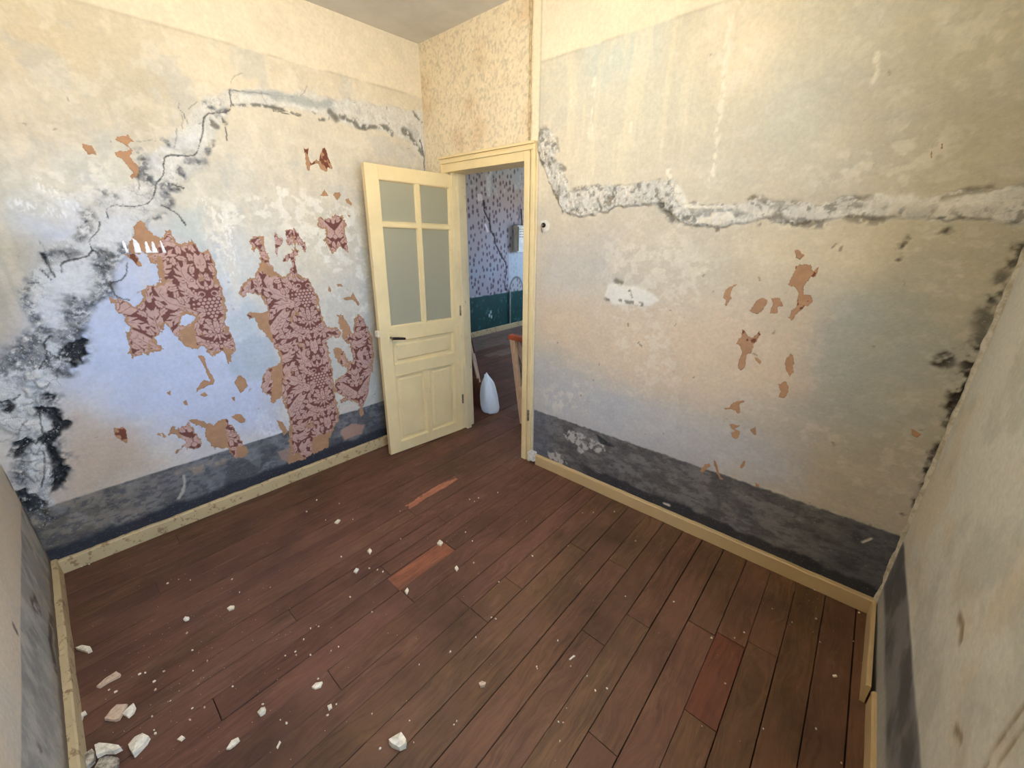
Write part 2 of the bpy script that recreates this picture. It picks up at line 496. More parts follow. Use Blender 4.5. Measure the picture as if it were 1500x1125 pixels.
# scraped band of pale filler flakes
for pts, op in (([(300, 300), (420, 270), (520, 300), (545, 420), (470, 400), (400, 330), (330, 345), (300, 420)], .75),
                ([(290, 440), (340, 430), (352, 520), (330, 580), (300, 540)], .7), ([(60, 240), (150, 230), (200, 300), (110, 330), (40, 300)], .6),
                ([(370, 600), (430, 590), (420, 640), (330, 650)], .6), ([(270, 320), (350, 330), (340, 420), (310, 370)], .6),
                ([(470, 430), (540, 430), (545, 470), (500, 460)], .6)):
    wl.blob(pts, (232, 228, 214), 0.05, 0.12, op, 0.0006, tex=(0.50, 0.60, 24))
for pts in ([(330, 320), (340, 400)], [(345, 500), (350, 520), (356, 560)], [(320, 460), (330, 520)], [(300, 300), (330, 330)], [(360, 590), (400, 640)], [(30, 300), (120, 320)], [(60, 270), (110, 300)]):
    wl.stroke(pts, 11, (242, 240, 234), 0.8, 0.8, 0.02, 0.0005, tex=(0.55, 0.62, 60, 2.5), seed=41)
# blue daylight patch painted into the colour low on the wall, beige beside it
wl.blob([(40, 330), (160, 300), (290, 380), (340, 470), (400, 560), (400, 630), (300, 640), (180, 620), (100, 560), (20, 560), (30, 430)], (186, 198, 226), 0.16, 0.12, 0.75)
wl.blob([(110, 600), (200, 630), (230, 680), (130, 735), (96, 770), (96, 690), (84, 640)], (192, 170, 146), 0.10, 0.08, 0.75)
wl.blob([(-10, 340), (60, 360), (40, 420), (20, 480), (-10, 500)], (172, 162, 136), 0.08, 0.08, 0.7)
# cool grey old paint showing
wl.blob([(250, 320), (300, 300), (300, 360), (312, 380), (290, 360), (260, 345)], (186, 196, 192), 0.03, 0.05, 0.6)
wl.blob([(335, 500), (395, 490), (410, 530), (385, 555), (350, 560), (335, 540)], (172, 184, 196), 0.02, 0.04, 0.75)
wl.blob([(330, 470), (365, 440), (380, 460), (370, 500), (340, 500)], (176, 190, 196), 0.03, 0.04, 0.6)
# top band over the old picture line
m = sm(PIC_L - 0.008, PIC_L + 0.004, V + 0.004 * wl.jy)
wl.mix(m * (0.75), CREAMTOP)
wl.mix(np.exp(-((V - PIC_L) / 0.006) ** 2) * 0.35 * sm(0.3, 0.6, fbm(U, V, 6, 3, 31)), (150, 140, 118))
# vertical plaster rubs under the line near the far end
wl.mix(sm(0.55, 0.7, fbm(U * 3.5, V * 0.5, 6, 4, 33)) * sm(1.0, 1.4, V) * 0.25, (226, 214, 190))

# filler band that follows the big crack
band = [(622, 160), (590, 160), (540, 148), (490, 140), (430, 134), (380, 128), (338, 128), (296, 138), (278, 160), (262, 190), (225, 212), (205, 228),
        (208, 262), (160, 270), (120, 300), (108, 340), (62, 365), (40, 400), (30, 440), (44, 470), (52, 482), (22, 510), (-20, 545), (-20, 620), (20, 640),
        (22, 700), (35, 745), (62, 775), (78, 760), (75, 720), (88, 700), (80, 672), (88, 650), (82, 620), (70, 590), (92, 560), (112, 520), (122, 480), (140, 450),
        (165, 432), (168, 400), (182, 372), (215, 335), (242, 300), (262, 270), (300, 248), (310, 215), (322, 180), (345, 160), (400, 158), (450, 168), (490, 178), (540, 190), (580, 198), (606, 215), (622, 240)]
P = uvs('L', band); sl = wl.win(P, 0.12); Us = U[sl]; Vs = V[sl]
d = poly_sd(Us, Vs, P) + 0.05 * wl.jy[sl] + 0.012 * wl.jx[sl]
m = 1 - sm(-0.02, 0.008, d)
wl.mix(m * 0.72, PLAST, sl); wl.A[sl] = np.maximum(wl.A[sl], m * (0.35 + 0.65 * (1 - sm(1.2, 2.0, Vs))))
rough = fbm(Us, Vs, 26, 5, 51); rid = np.abs(fbm(Us, Vs, 18, 4, 52) - 0.5)
wl.D[sl] += m * (0.004 + 0.012 * (rough - 0.45))
low = 1 - sm(1.0, 1.9, Vs + 0.2 * Us)                        # the repair gets rougher towards the near corner
wl.D[sl] += m * low * 0.022 * (fbm(Us, Vs, 10, 5, 53) - 0.45)
vein = (1 - sm(0.0, 0.012, rid)) * sm(0.45, 0.62, fbm(Us, Vs, 6, 4, 54))
wl.mix(m * vein * (0.35 + 0.4 * low), (92, 92, 94), sl)
wl.mix(m * sm(0.54, 0.68, fbm(Us, Vs, 12, 6, 55)) * (0.25 + 0.3 * low), (128, 130, 132), sl)
wl.mix(m * sm(0.58, 0.64, fbm(Us, Vs, 40, 4, 56)) * 0.4, (226, 226, 224), sl)
for q in ([(66, 400), (100, 384), (134, 376), (138, 410), (128, 436), (108, 450), (92, 480), (84, 505), (66, 486), (52, 450)], [(150, 312), (190, 308), (206, 330), (176, 352), (152, 352)], [(262, 205), (290, 182), (292, 212), (262, 222), (235, 222)], [(212, 225), (236, 226), (236, 250), (222, 256)]):
    P = uvs('L', q); sl2 = wl.win(P, 0.10); d2 = poly_sd(wl.U[sl2], wl.V[sl2], P) + 0.05 * wl.jy[sl2]
    k2 = 1 - sm(-0.03, 0.02, d2); wl.A[sl2] *= 1 - 0.85 * k2; wl.mix(k2 * 0.7, (208, 210, 212), sl2)
dark = [
    ([(207, 226), (212, 240), (206, 256), (218, 268)], 9), ([(222, 262), (236, 270), (245, 284), (248, 298)], 6), ([(245, 272), (256, 277)], 6),
    ([(262, 250), (268, 258)], 4), ([(278, 236), (300, 236)], 5), ([(302, 224), (312, 212)], 4), ([(300, 150), (318, 163), (336, 160)], 5),
    ([(240, 205), (250, 213)], 4), ([(228, 320), (240, 315)], 4), ([(152, 282), (166, 286)], 8), ([(130, 310), (120, 348)], 8),
    ([(60, 370), (68, 380), (78, 372)], 6), ([(40, 414), (36, 430), (42, 448), (52, 468)], 6), ([(60, 396), (72, 398)], 4),
    ([(150, 368), (148, 392), (156, 408), (160, 428)], 10), ([(150, 392), (166, 380), (182, 366)], 9), ([(90, 372), (110, 368)], 5),
    ([(110, 440), (102, 462), (110, 482), (118, 502), (112, 522)], 13), ([(150, 434), (136, 446), (116, 458)], 7),
    ([(66, 486), (46, 500), (26, 520), (10, 545)], 15), ([(30, 535), (60, 528), (88, 545)], 11), ([(92, 500), (104, 520), (96, 545)], 9),
    ([(66, 580), (80, 584), (72, 596)], 9), ([(56, 600), (78, 606), (88, 622)], 10), ([(70, 640), (82, 655), (92, 690), (80, 712)], 10),
    ([(34, 645), (34, 665), (28, 690), (32, 735)], 9), ([(30, 740), (50, 757), (68, 760)], 13), ([(100, 520), (112, 528)], 6), ([(12, 590), (6, 600)], 7),
    ([(140, 745), (165, 730)], 7), ([(160, 770), (200, 755)], 6),
]
for pts, r in dark:
    wl.stroke(pts, r * 1.1, (104, 106, 108), 0.62, 0.9, 0.03, -0.004, tex=(0.36, 0.60, 40), seed=61)
    wl.stroke(pts, r * 0.75, (58, 60, 66), 0.5, 0.8, 0.03, -0.005, tex=(0.48, 0.60, 80), seed=62)
for q in ([(62, 574), (72, 571), (81, 575), (80, 586), (74, 593), (66, 590)], [(62, 597), (74, 600), (82, 611), (93, 622), (90, 627), (80, 624), (72, 613)], [(70, 638), (76, 652), (88, 683), (96, 690), (89, 700), (85, 712), (77, 722), (76, 700), (72, 680), (68, 660)],
          [(16, 669), (24, 660), (32, 652), (36, 638), (41, 645), (40, 666), (30, 668), (20, 672)], [(21, 726), (36, 716), (58, 732), (66, 746), (62, 764), (48, 766), (34, 750), (22, 745)], [(100, 500), (122, 496), (118, 508), (110, 518), (98, 524), (88, 522)], [(56, 368), (62, 372), (70, 386), (64, 384)],
          [(0, 590), (12, 585), (16, 594), (12, 604), (2, 600)], [(104, 530), (114, 527), (117, 533), (108, 535)]):
    wl.blob(q, (40, 40, 42), 0.006, 0.04, 0.9, -0.016, tex=(0.30, 0.46, 60), fine=0.03)
for q in ([(34, 620), (60, 615), (64, 650), (56, 668), (44, 662)], [(42, 672), (60, 668), (62, 700), (48, 712), (40, 695)], [(36, 570), (58, 566), (60, 600), (40, 605)], [(64, 585), (52, 560), (70, 556)], [(30, 545), (50, 538), (60, 552), (36, 560)]):
    wl.blob(q, (204, 202, 196), 0.006, 0.03, 0.75, 0.014, tex=(0.34, 0.5, 30), fine=0.02)
for k_ in range(20):
    rr_ = random.Random(k_ + 300); i_ = rr_.choice(range(4, 26)); x_, y_ = band[i_]; x_ += rr_.uniform(0, 26) if y_ > 400 else rr_.uniform(-6, 14); y_ += rr_.uniform(-8, 8); L_ = [(x_, y_)]; a_ = rr_.uniform(0, 6.28)
    for _ in range(rr_.randint(3, 6)): a_ += rr_.uniform(-.9, .9); x_ += math.cos(a_) * 6; y_ += math.sin(a_) * 6; L_.append((max(x_, -5), y_))
    wl.stroke(L_, .35, (90, 90, 90), rr_.uniform(.3, .6), 0.5, 0.003, -0.002)
for pts, r in (([(118, 500), (116, 512), (110, 524)], 2), ([(60, 600), (76, 604), (86, 622), (90, 622)], 5.5), ([(78, 640), (70, 650), (78, 668), (92, 690), (84, 706)], 6), ([(50, 756), (64, 762)], 5),
               ([(34, 648), (24, 664), (36, 650)], 5), ([(118, 500), (116, 512), (110, 524)], 4), ([(58, 370), (68, 382)], 3)):
    wl.stroke(pts, r, (26, 27, 30), 0.95, 0.4, 0.04, -0.02)
cracks = [
    [(336, 132), (338, 150), (338, 164), (318, 165), (300, 167), (297, 180), (297, 196), (292, 210), (290, 222), (282, 229), (262, 228), (242, 227), (239, 240), (240, 255), (233, 264), (228, 270), (226, 285), (221, 295), (210, 301), (190, 303), (172, 300), (155, 304), (158, 320)],
    [(146, 325), (145, 338), (133, 348), (131, 358), (137, 367)], [(135, 367), (128, 376), (110, 379), (92, 384), (88, 390), (91, 399)], [(137, 367), (142, 370), (145, 376)],
    [(74, 492), (64, 500), (66, 516), (70, 524), (62, 532), (58, 540)], [(66, 512), (82, 524), (98, 531)], [(20, 585), (30, 578)], [(58, 600), (60, 625), (66, 640), (52, 650)],
    [(64, 660), (66, 690), (60, 715)], [(336, 132), (380, 137), (430, 142)], [(330, 186), (333, 206)], [(40, 415), (57, 414)], [(57, 368), (68, 385), (80, 405)], [(60, 395), (75, 410)],
    [(160, 415), (180, 410), (186, 398), (186, 385)], [(400, 162), (440, 170)], [(235, 300), (260, 312), (272, 330)], [(252, 270), (270, 276)],
    [(615, 205), (620, 225), (622, 250)], [(190, 440), (170, 436), (162, 420), (161, 412)],
]
def wander(pts, seed):
    rr_ = random.Random(seed); P_ = [np.array(q, float) for q in pts]
    for it in range(3):
        Q_ = [P_[0]]
        for a_, b_ in zip(P_[:-1], P_[1:]): Q_ += [a_ * .75 + b_ * .25, a_ * .25 + b_ * .75]
        P_ = Q_ + [P_[-1]]
    return [(p_[0] + rr_.uniform(-.7, .7), p_[1] + rr_.uniform(-.7, .7)) for p_ in P_]
for c_ in cracks:
    c_ = wander(c_, len(c_))
    wl.stroke(c_, 0.55, (58, 56, 56), 0.85, 0.5, 0.004, -0.003)
for pts, r in (([(340, 154), (380, 154), (410, 160), (440, 168)], 2.2), ([(468, 175), (474, 175)], 3), ([(484, 164), (492, 174)], 5), ([(500, 171), (516, 176), (526, 186), (536, 187)], 3.4),
               ([(536, 186), (566, 186), (574, 196)], 3), ([(592, 192), (600, 198)], 5), ([(604, 204), (612, 216), (618, 224)], 3), ([(606, 166), (616, 178)], 2.4), ([(310, 180), (318, 186)], 4), ([(322, 172), (330, 180)], 3)):
    wl.stroke(pts, r, (108, 104, 94), 0.85, 0.6, 0.012, -0.006, tex=(0.36, 0.5, 40))
wl.stroke([(400, 138), (440, 148), (462, 154), (482, 152)], 7, (160, 164, 160), 0.8, 0.7, 0.02)
wl.stroke([(340, 134), (400, 138), (450, 146)], 3, (170, 172, 168), 0.7, 0.7, 0.02)
scuffs(wl, 60, (140, 130, 116), 0.003, 3, op=0.6)
scuffs(wl, 22, (168, 130, 96), 0.005, 9, lambda u, v: u > 0.5 and v < 1.3)
# painted dado
hd = H_DADO_L + 0.006 * wl.jy + 0.003 * wl.jx
m = 1 - sm(-0.003, 0.004, V - hd)
near = 1 - sm(0.15, 0.75, U + 0.15 * (fbm(U, V, 5, 4, 71) - 0.5))
dc = np.array((98, 99, 102.)) * (1 - near[..., None]) + np.array((118, 110, 98.)) * near[..., None]
dn = fbm(U, V * 1.6, 14, 6, 72); dc = dc * (0.88 + 0.28 * sm(0.35, 0.65, dn))[..., None]
wl.C = wl.C * (1 - m[..., None]) + dc * m[..., None]
wl.mix(m * sm(0.53, 0.60, fbm(U * 0.8, V * 1.5, 42, 5, 73)) * 0.5, (66, 68, 76))
wl.mix(m * sm(0.60, 0.66, fbm(U, V, 12, 5, 74)) * 0.4, (142, 144, 146))
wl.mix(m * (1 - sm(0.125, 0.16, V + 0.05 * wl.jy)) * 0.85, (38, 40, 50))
wl.stroke([(269, 697), (271, 706), (268, 720), (262, 730)], 1.2, (186, 180, 166), 0.9, 0.5, 0.01)
wl.stroke([(262, 694), (290, 688), (325, 675)], 5, (160, 142, 122), 0.8, 0.8, 0.02, tex=(0.4, 0.55, 20))
wl.blob([(497, 630), (515, 620), (534, 622), (530, 635), (505, 645)], (176, 140, 122), 0.008, 0.03, 0.9)
wl.blob([(408, 662), (430, 655), (426, 680), (412, 672)], (166, 138, 122), 0.008, 0.03, 0.8)
wl.blob([(497, 596), (520, 590), (524, 600), (497, 606)], (206, 198, 186), 0.006, 0.02, 0.9)

# ---- back wall with the doorway --------------------------------------
wr = Wall('R', H_ROOM, 0.005)
wr.base([
    (830, 130, (212, 206, 186)), (900, 90, (208, 206, 188)), (960, 150, (206, 202, 180)), (1100, 60, (222, 210, 182)), (1200, 60, (206, 198, 174)), (1400, 60, (196, 188, 162)),
    (840, 230, (216, 204, 180)), (920, 230, (210, 200, 176)), (1050, 230, (204, 198, 176)), (1180, 220, (202, 194, 172)), (1330, 220, (190, 184, 162)), (1450, 200, (188, 180, 154)),
    (810, 400, (204, 192, 172)), (900, 360, (196, 186, 168)), (1000, 350, (200, 190, 170)), (1120, 370, (204, 190, 164)), (1250, 370, (202, 188, 160)), (1350, 420, (178, 172, 154)), (1440, 380, (180, 172, 146)),
    (820, 470, (208, 190, 164)), (930, 500, (208, 192, 164)), (1020, 500, (206, 188, 160)), (1250, 520, (172, 170, 158)), (1340, 500, (174, 170, 152)),
    (800, 560, (192, 188, 178)), (900, 590, (186, 184, 176)), (1000, 560, (202, 186, 164)), (1100, 580, (196, 182, 162)), (1200, 600, (174, 168, 156)), (1330, 600, (172, 166, 148)),
    (1000, 660, (188, 180, 168)), (1150, 680, (182, 172, 158)), (1300, 720, (176, 168, 154)), (860, 620, (194, 190, 182)),
])
U, V = wr.U, wr.V
wr.mix(sm(0.52, 0.70, fbm(U * 0.7, V * 1.8, 6, 5, 111)) * 0.18, (226, 210, 182))
wr.mix(sm(0.54, 0.70, fbm(U * 0.7, V * 1.5, 7, 5, 121)) * 0.16, (176, 178, 172))
wr.mix(sm(0.57, 0.66, fbm(U, V * 1.3, 22, 5, 122)) * 0.25, (226, 218, 200))
for pts, c_, o_ in (([(780, 520), (860, 560), (960, 590), (1060, 620), (1180, 660), (1180, 720), (960, 680), (780, 620)], (180, 182, 190), .5), ([(780, 430), (900, 450), (1080, 440), (1200, 460), (1180, 570), (1040, 590), (900, 560), (790, 500)], (222, 194, 162), .55),
                    ([(1230, 420), (1330, 400), (1370, 520), (1330, 620), (1240, 640), (1200, 540)], (164, 170, 168), .6), ([(1100, 340), (1300, 340), (1300, 400), (1200, 420), (1110, 400)], (214, 198, 164), .5), ([(790, 350), (900, 350), (900, 420), (800, 430)], (190, 188, 182), .5),
                    ([(860, 60), (960, 40), (960, 90), (860, 120)], (196, 206, 198), .6), ([(1120, 100), (1220, 120), (1200, 220), (1120, 200)], (200, 204, 190), .5), ([(1040, 10), (1120, 10), (1130, 120), (1060, 130)], (236, 220, 190), .6)):
    wr.blob(pts, c_, 0.12, 0.14, o_)
for pts, op in (([(880, 360), (1000, 340), (1060, 380), (1000, 470), (900, 470)], .45), ([(900, 480), (980, 470), (1000, 560), (920, 580)], .4), ([(1220, 230), (1330, 180), (1400, 200), (1340, 280), (1200, 270)], .55),
                ([(1040, 0), (1110, 0), (1100, 120), (1050, 140)], .7), ([(790, 570), (860, 560), (860, 600), (800, 610)], .5), ([(1170, 40), (1200, 100), (1180, 160), (1160, 100)], .3), ([(1380, 20), (1480, 10), (1460, 120), (1380, 100)], .5)):
    wr.blob(pts, (228, 220, 200), 0.05, 0.12, op, 0.0005, tex=(0.48, 0.60, 26))
wr.mix(sm(0.48, 0.68, fbm(U * 4.0, V * 0.45, 5, 4, 133)) * sm(1.7, 2.0, V) * (1 - sm(1.7, 2.2, U)) * 0.32, (236, 224, 192))  # vertical streaks of reflected light, painted on the upper wall by the door
for pts, r in (([(1072, 6), (1068, 60), (1060, 115), (1053, 180), (1047, 230), (1042, 262)], 4.5), ([(870, 115), (868, 170), (864, 200)], 3), ([(838, 130), (836, 155)], 2.4), ([(925, 180), (923, 192)], 1.5), ([(1285, 78), (1280, 120)], 3), ([(985, 270), (978, 250)], 3)):
    wr.stroke(pts, r * .8, (240, 232, 212), 0.65, 0.7, 0.014, 0.0008, tex=(0.42, 0.55, 40, 2))
m = sm(PIC_R - 0.006, PIC_R + 0.006, V + 0.004 * wr.jy)
wr.mix(m * 0.88, (236, 222, 194))
wr.mix(np.exp(-((V - PIC_R) / 0.006) ** 2) * 0.3 * sm(0.3, 0.6, fbm(U, V, 6, 3, 31)), (160, 152, 130))
# plaster ridge of the old repair
ridge = [(790, 190), (800, 187), (812, 198), (816, 215), (813, 235), (820, 243), (827, 247), (831, 265), (836, 278), (850, 277), (866, 273), (880, 270), (910, 268), (945, 266), (960, 264), (972, 264),
         (984, 263), (992, 268), (1001, 280), (1006, 294), (1030, 296), (1060, 299), (1085, 297), (1096, 290), (1115, 290), (1130, 296), (1170, 295), (1195, 297), (1240, 289), (1290, 281), (1330, 286), (1360, 291), (1400, 281), (1440, 276), (1520, 266),
         (1520, 334), (1460, 330), (1390, 326), (1340, 323), (1290, 319), (1250, 321), (1200, 330), (1150, 329), (1120, 323), (1100, 330), (1060, 333), (1020, 332), (990, 324), (975, 306), (965, 299), (940, 303), (900, 306), (870, 316), (840, 319), (824, 311), (816, 292), (810, 283), (803, 270), (799, 250), (789, 238), (786, 215)]
P = uvs('R', ridge); sl = wr.win(P, 0.12); Us = U[sl]; Vs = V[sl]
d = poly_sd(Us, Vs, P) + 0.035 * wr.jy[sl] + 0.02 * wr.jx[sl]
m = 1 - sm(-0.012, 0.004, d)
wr.mix(m * 0.85, (214, 210, 198), sl); wr.A[sl] = np.maximum(wr.A[sl], m * (0.25 + 0.55 * (1 - sm(1.6, 2.2, Us))))
left = 1 - sm(0.75, 1.35, Us)
nz = fbm(Us, Vs, 30, 5, 151); hat = fbm(Us * 2.2, Vs * 0.9 + Us * 0.8, 60, 3, 157)
wr.D[sl] += m * (0.012 + 0.026 * (nz - 0.5) + 0.007 * (hat - 0.5)) * (0.35 + 0.65 * (1 - sm(1.9, 2.4, Us)))
wr.mix(m * sm(0.60, 0.68, hat) * 0.35, (150, 146, 136), sl); wr.mix(m * sm(0.62, 0.70, 1 - hat) * 0.5, (236, 230, 216), sl)  # grey shadows and white highlights of the relief painted into the ridge colour
edge = np.exp(-((d + 0.004) / 0.004) ** 2)
wr.D[sl] -= edge * 0.006
wr.mix(edge * sm(0.52, 0.62, fbm(Us, Vs, 20, 5, 152)) * 0.55, (134, 128, 114), sl)
wr.mix(m * sm(0.48, 0.62, fbm(Us, Vs * 1.4, 18, 6, 153)) * (0.25 + 0.25 * left), (172, 172, 166), sl)
wr.mix(m * sm(0.62, 0.68, fbm(Us, Vs, 40, 4, 154)) * 0.6, (112, 106, 94), sl)
for pts, r, c_ in (([(1000, 316), (1060, 312), (1090, 314)], 5, (150, 148, 140)), ([(1115, 326), (1128, 322), (1140, 316)], 5, (104, 96, 82)), ([(1148, 324), (1165, 328), (1205, 330)], 5, (112, 104, 90)),
                   ([(1240, 318), (1260, 322), (1290, 324)], 5, (120, 112, 96)), ([(970, 300), (978, 310), (985, 322)], 6, (88, 82, 72)), ([(995, 322), (1020, 328)], 5, (120, 114, 100)),
                   ([(1130, 300), (1170, 298)], 4, (140, 134, 120)), ([(1240, 292), (1270, 290)], 3, (120, 112, 96)), ([(1385, 290), (1400, 284), (1450, 276)], 4, (140, 130, 110)), ([(892, 300), (892, 290), (897, 288)], 3.2, (120, 110, 92)),
                   ([(876, 293), (880, 302)], 2.5, (130, 122, 104)), ([(790, 192), (798, 190)], 4, (140, 134, 120)), ([(815, 205), (816, 220)], 3, (150, 146, 134)), ([(790, 225), (794, 240), (806, 240), (812, 236)], 2.4, (112, 108, 98)),
                   ([(820, 243), (826, 247)], 3.4, (110, 104, 92)), ([(812, 282), (817, 290)], 3, (120, 114, 100)), ([(836, 308), (845, 308)], 2.6, (120, 114, 100)), ([(840, 278), (856, 276)], 2.4, (120, 114, 100)),
                   ([(1048, 332), (1052, 340)], 2.2, (110, 96, 76)), ([(1096, 294), (1102, 290)], 3, (112, 104, 90)), ([(1113, 290), (1119, 294)], 3, (130, 120, 104))):
    wr.stroke(pts, r * .9, c_, 0.65, 0.7, 0.012, -0.006, tex=(0.38, 0.52, 60))
wr.blob([(1043, 312), (1072, 310), (1078, 322), (1050, 330), (1022, 326), (1020, 318), (1043, 318)], (228, 220, 202), 0.003, 0.008, 0.9, 0.004)
wr.blob([(985, 268), (996, 272), (1004, 286), (1010, 300), (1050, 303), (1070, 306), (1000, 306), (990, 290)], (232, 226, 208), 0.006, 0.01, 0.85, 0.005)
wr.blob([(1280, 285), (1330, 288), (1380, 296), (1500, 282), (1500, 300), (1400, 312), (1300, 305), (1260, 298)], (222, 216, 200), 0.02, 0.02, 0.7, 0.006)
# white filler patch
wr.blob([(884, 434), (890, 420), (902, 414), (915, 420), (930, 420), (955, 430), (966, 440), (950, 448), (915, 446), (895, 444)], (230, 224, 210), 0.010, 0.04, 0.9, 0.002)
for pts, r in (([(902, 412), (910, 414)], 3), ([(908, 440), (930, 444), (940, 446)], 2), ([(922, 426), (926, 436)], 1.6), ([(886, 438), (892, 440)], 2)):
    wr.stroke(pts, r, (120, 112, 96), 0.8, 0.6, 0.012, -0.002, tex=(0.4, 0.5, 40))
# dark cracks and blotches by the near corner
for pts, r, o_ in (([(1470, 410), (1458, 436), (1444, 470), (1432, 510), (1420, 545), (1408, 575), (1398, 600)], 12, .55), ([(1462, 434), (1446, 440), (1436, 438)], 6, .95), ([(1428, 520), (1420, 540), (1412, 560), (1404, 590)], 6, .98),
                   ([(1405, 570), (1400, 592)], 5, .95), ([(1396, 600), (1386, 640), (1378, 655)], 6, .7), ([(1376, 655), (1366, 668)], 5, .9), ([(1368, 675), (1358, 708), (1340, 744)], 5, .98), ([(1380, 530), (1388, 524)], 8, .9),
                   ([(1385, 340), (1388, 336)], 5, .9), ([(1320, 364), (1324, 360)], 4, .8), ([(1316, 380), (1330, 345)], 2, .5), ([(1320, 755), (1318, 760)], 3, .8), ([(1495, 360), (1485, 385)], 6, .7)):
    wr.stroke(pts, r, (52, 46, 38), o_, 0.8, 0.03, -0.004, tex=(0.34, 0.55, 30))
wr.stroke([(1440, 640), (1440, 620)], 1, (90, 80, 70), 0.5)
scuffs(wr, 90, (136, 116, 96), 0.003, 15, lambda u, v: v < 1.6, 0.7)
scuffs(wr, 40, (150, 138, 118), 0.0025, 16, None, 0.5)
# peg hole by the door
wr.blob([(792, 324), (800, 322), (806, 328), (804, 338), (796, 342), (791, 334)], (226, 220, 206), 0.003, 0.004, 0.95, 0.003)
# dado
hd = H_DADO_R + 0.004 * wr.jy + 0.012 * wr.jx
m = (1 - sm(-0.006, 0.004, V - hd)) * (U > 1.045)
dn = fbm(U * 0.9, V * 1.5, 14, 6, 172)
dc = np.array((106, 103, 101.)) * (0.88 + 0.28 * sm(0.35, 0.65, dn))[..., None]
wr.C = wr.C * (1 - m[..., None]) + dc * m[..., None]
wr.mix(m * sm(0.52, 0.62, fbm(U * 0.7, V * 1.7, 45, 5, 173)) * 0.42, (66, 66, 68))
wr.mix(m * sm(0.62, 0.68, fbm(U, V, 12, 5, 174)) * 0.35, (138, 136, 132))
wr.mix(m * (1 - sm(1.12, 1.3, U)) * 0.45, (104, 112, 128))
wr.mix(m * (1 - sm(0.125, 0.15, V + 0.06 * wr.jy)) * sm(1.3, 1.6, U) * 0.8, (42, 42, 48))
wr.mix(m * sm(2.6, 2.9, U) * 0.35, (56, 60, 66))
for pts, o_ in (([(835, 632), (850, 634), (868, 646), (882, 650), (884, 660), (876, 666), (868, 658), (858, 660), (850, 666), (846, 654), (832, 646), (822, 636)], .9), ([(800, 660), (820, 664), (834, 680), (822, 682), (806, 672)], .9), ([(882, 648), (886, 662), (880, 664)], .9)):
    wr.blob(pts, (190, 187, 182), 0.006, 0.04, o_, 0.001, tex=(0.36, 0.50, 40), fine=0.03)
wr.blob([(874, 636), (890, 648), (900, 655), (880, 650)], (40, 40, 44), 0.004, 0.01, 0.8)
wr.stroke([(1264, 794), (1276, 789)], 2.0, (220, 212, 194), 0.95, 0.4, 0.004, 0.004)
wr.stroke([(972, 737), (980, 740)], 1.6, (220, 214, 202), 0.95, 0.4, 0.008, 0.003)
# wood-chip panel over the door
m = 1 - sm(1.030, 1.040, U)
sp = fbm(U, V * 0.8, 85, 4, 181)
pc = np.array((232, 216, 184.)) * (1 - 0.11 * sm(0.46, 0.74, sp))[..., None]
pc = pc * (1 - sm(0.45, 0.75, fbm(U, V, 4, 4, 182))[..., None] * np.array((0.06, 0.10, 0.14)))
wr.C = wr.C * (1 - m[..., None]) + pc * m[..., None]
wr.D += m * 0.0016 * (sp - 0.5)
wr.mix(np.exp(-((U - 1.038) / 0.006) ** 2) * 0.4, (160, 150, 126))
wr.mix(sm(0.984, 0.99, U) * (1 - sm(1.03, 1.04, U)) * 0.8, (240, 226, 196))
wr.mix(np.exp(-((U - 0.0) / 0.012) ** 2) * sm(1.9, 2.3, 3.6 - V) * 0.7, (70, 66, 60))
# opening
uc = (wr.u[:-1] + wr.u[1:]) / 2; vc = (wr.v[:-1] + wr.v[1:]) / 2
wr.keep &= ~((vc[:, None] < 2.05) & (uc[None, :] > 0.225) & (uc[None, :] < 0.985))

# relief must not push the surface behind the trims
wl.D = np.clip(wl.D, -0.028, 0.05); wr.D = np.clip(wr.D, -0.02, 0.05)
wl.D *= sm(0.0, 0.10, wl.V - 0.05)
wr.D *= sm(0.0, 0.10, wr.V - 0.05) * sm(1.0, 1.06, wr.U)
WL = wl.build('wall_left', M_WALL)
WR = wr.build('wall_back', M_WALL)

# ---- front wall (beside the camera, left edge of the picture) ---------
wa = Wall('A', H_ROOM, 0.01)
U, V = wa.U, wa.V
wa.C[:] = np.array((206, 190, 164.))
wa.mix(sm(0.5, 0.7, fbm(U, V, 5, 5, 211)) * 0.4, (190, 176, 150)); wa.mix(sm(0.55, 0.7, fbm(U, V, 9, 5, 212)) * 0.3, (182, 176, 162))
m = 1 - sm(-0.004, 0.006, V - 0.424)
wa.C = wa.C * (1 - m[..., None]) + (np.array((164, 160, 148.)) * (0.92 + 0.16 * sm(0.35, 0.65, fbm(U * 2, V * 0.8, 9, 5, 213)))[..., None]) * m[..., None]
wa.mix(m * (1 - sm(0.10, 0.20, V + 0.1 * wa.jy)) * 0.5, (150, 134, 110))
wa.mix(m * sm(0.50, 0.66, fbm(U * 1.6, V, 12, 5, 214)) * 0.28, (104, 104, 102))
wa.mix((1 - sm(0.105, 0.135, V + 0.05 * wa.jy)) * 0.8, (92, 76, 58))
for pts, r in (([(52, 878), (56, 890), (50, 886)], 5), ([(20, 915), (26, 926)], 2.4), ([(55, 1090), (59, 1100)], 2.6), ([(76, 905), (74, 940), (82, 980)], 3)):
    wa.stroke(pts, r, (70, 58, 50), 0.85, 0.6, 0.01, 0.0, tex=(0.35, 0.5, 30))
wa.mix(np.exp(-(U / 0.03) ** 2) * sm(0.42, 0.6, fbm(U * 0.5, V, 9, 5, 215)) * 0.8, (96, 84, 66))
wa.D += (fbm(U, V, 5, 3, 216) - 0.5) * 0.006
wa.D *= sm(0.0, 0.10, V - 0.05)
wa.build('wall_front', M_WALL_SMOOTH)

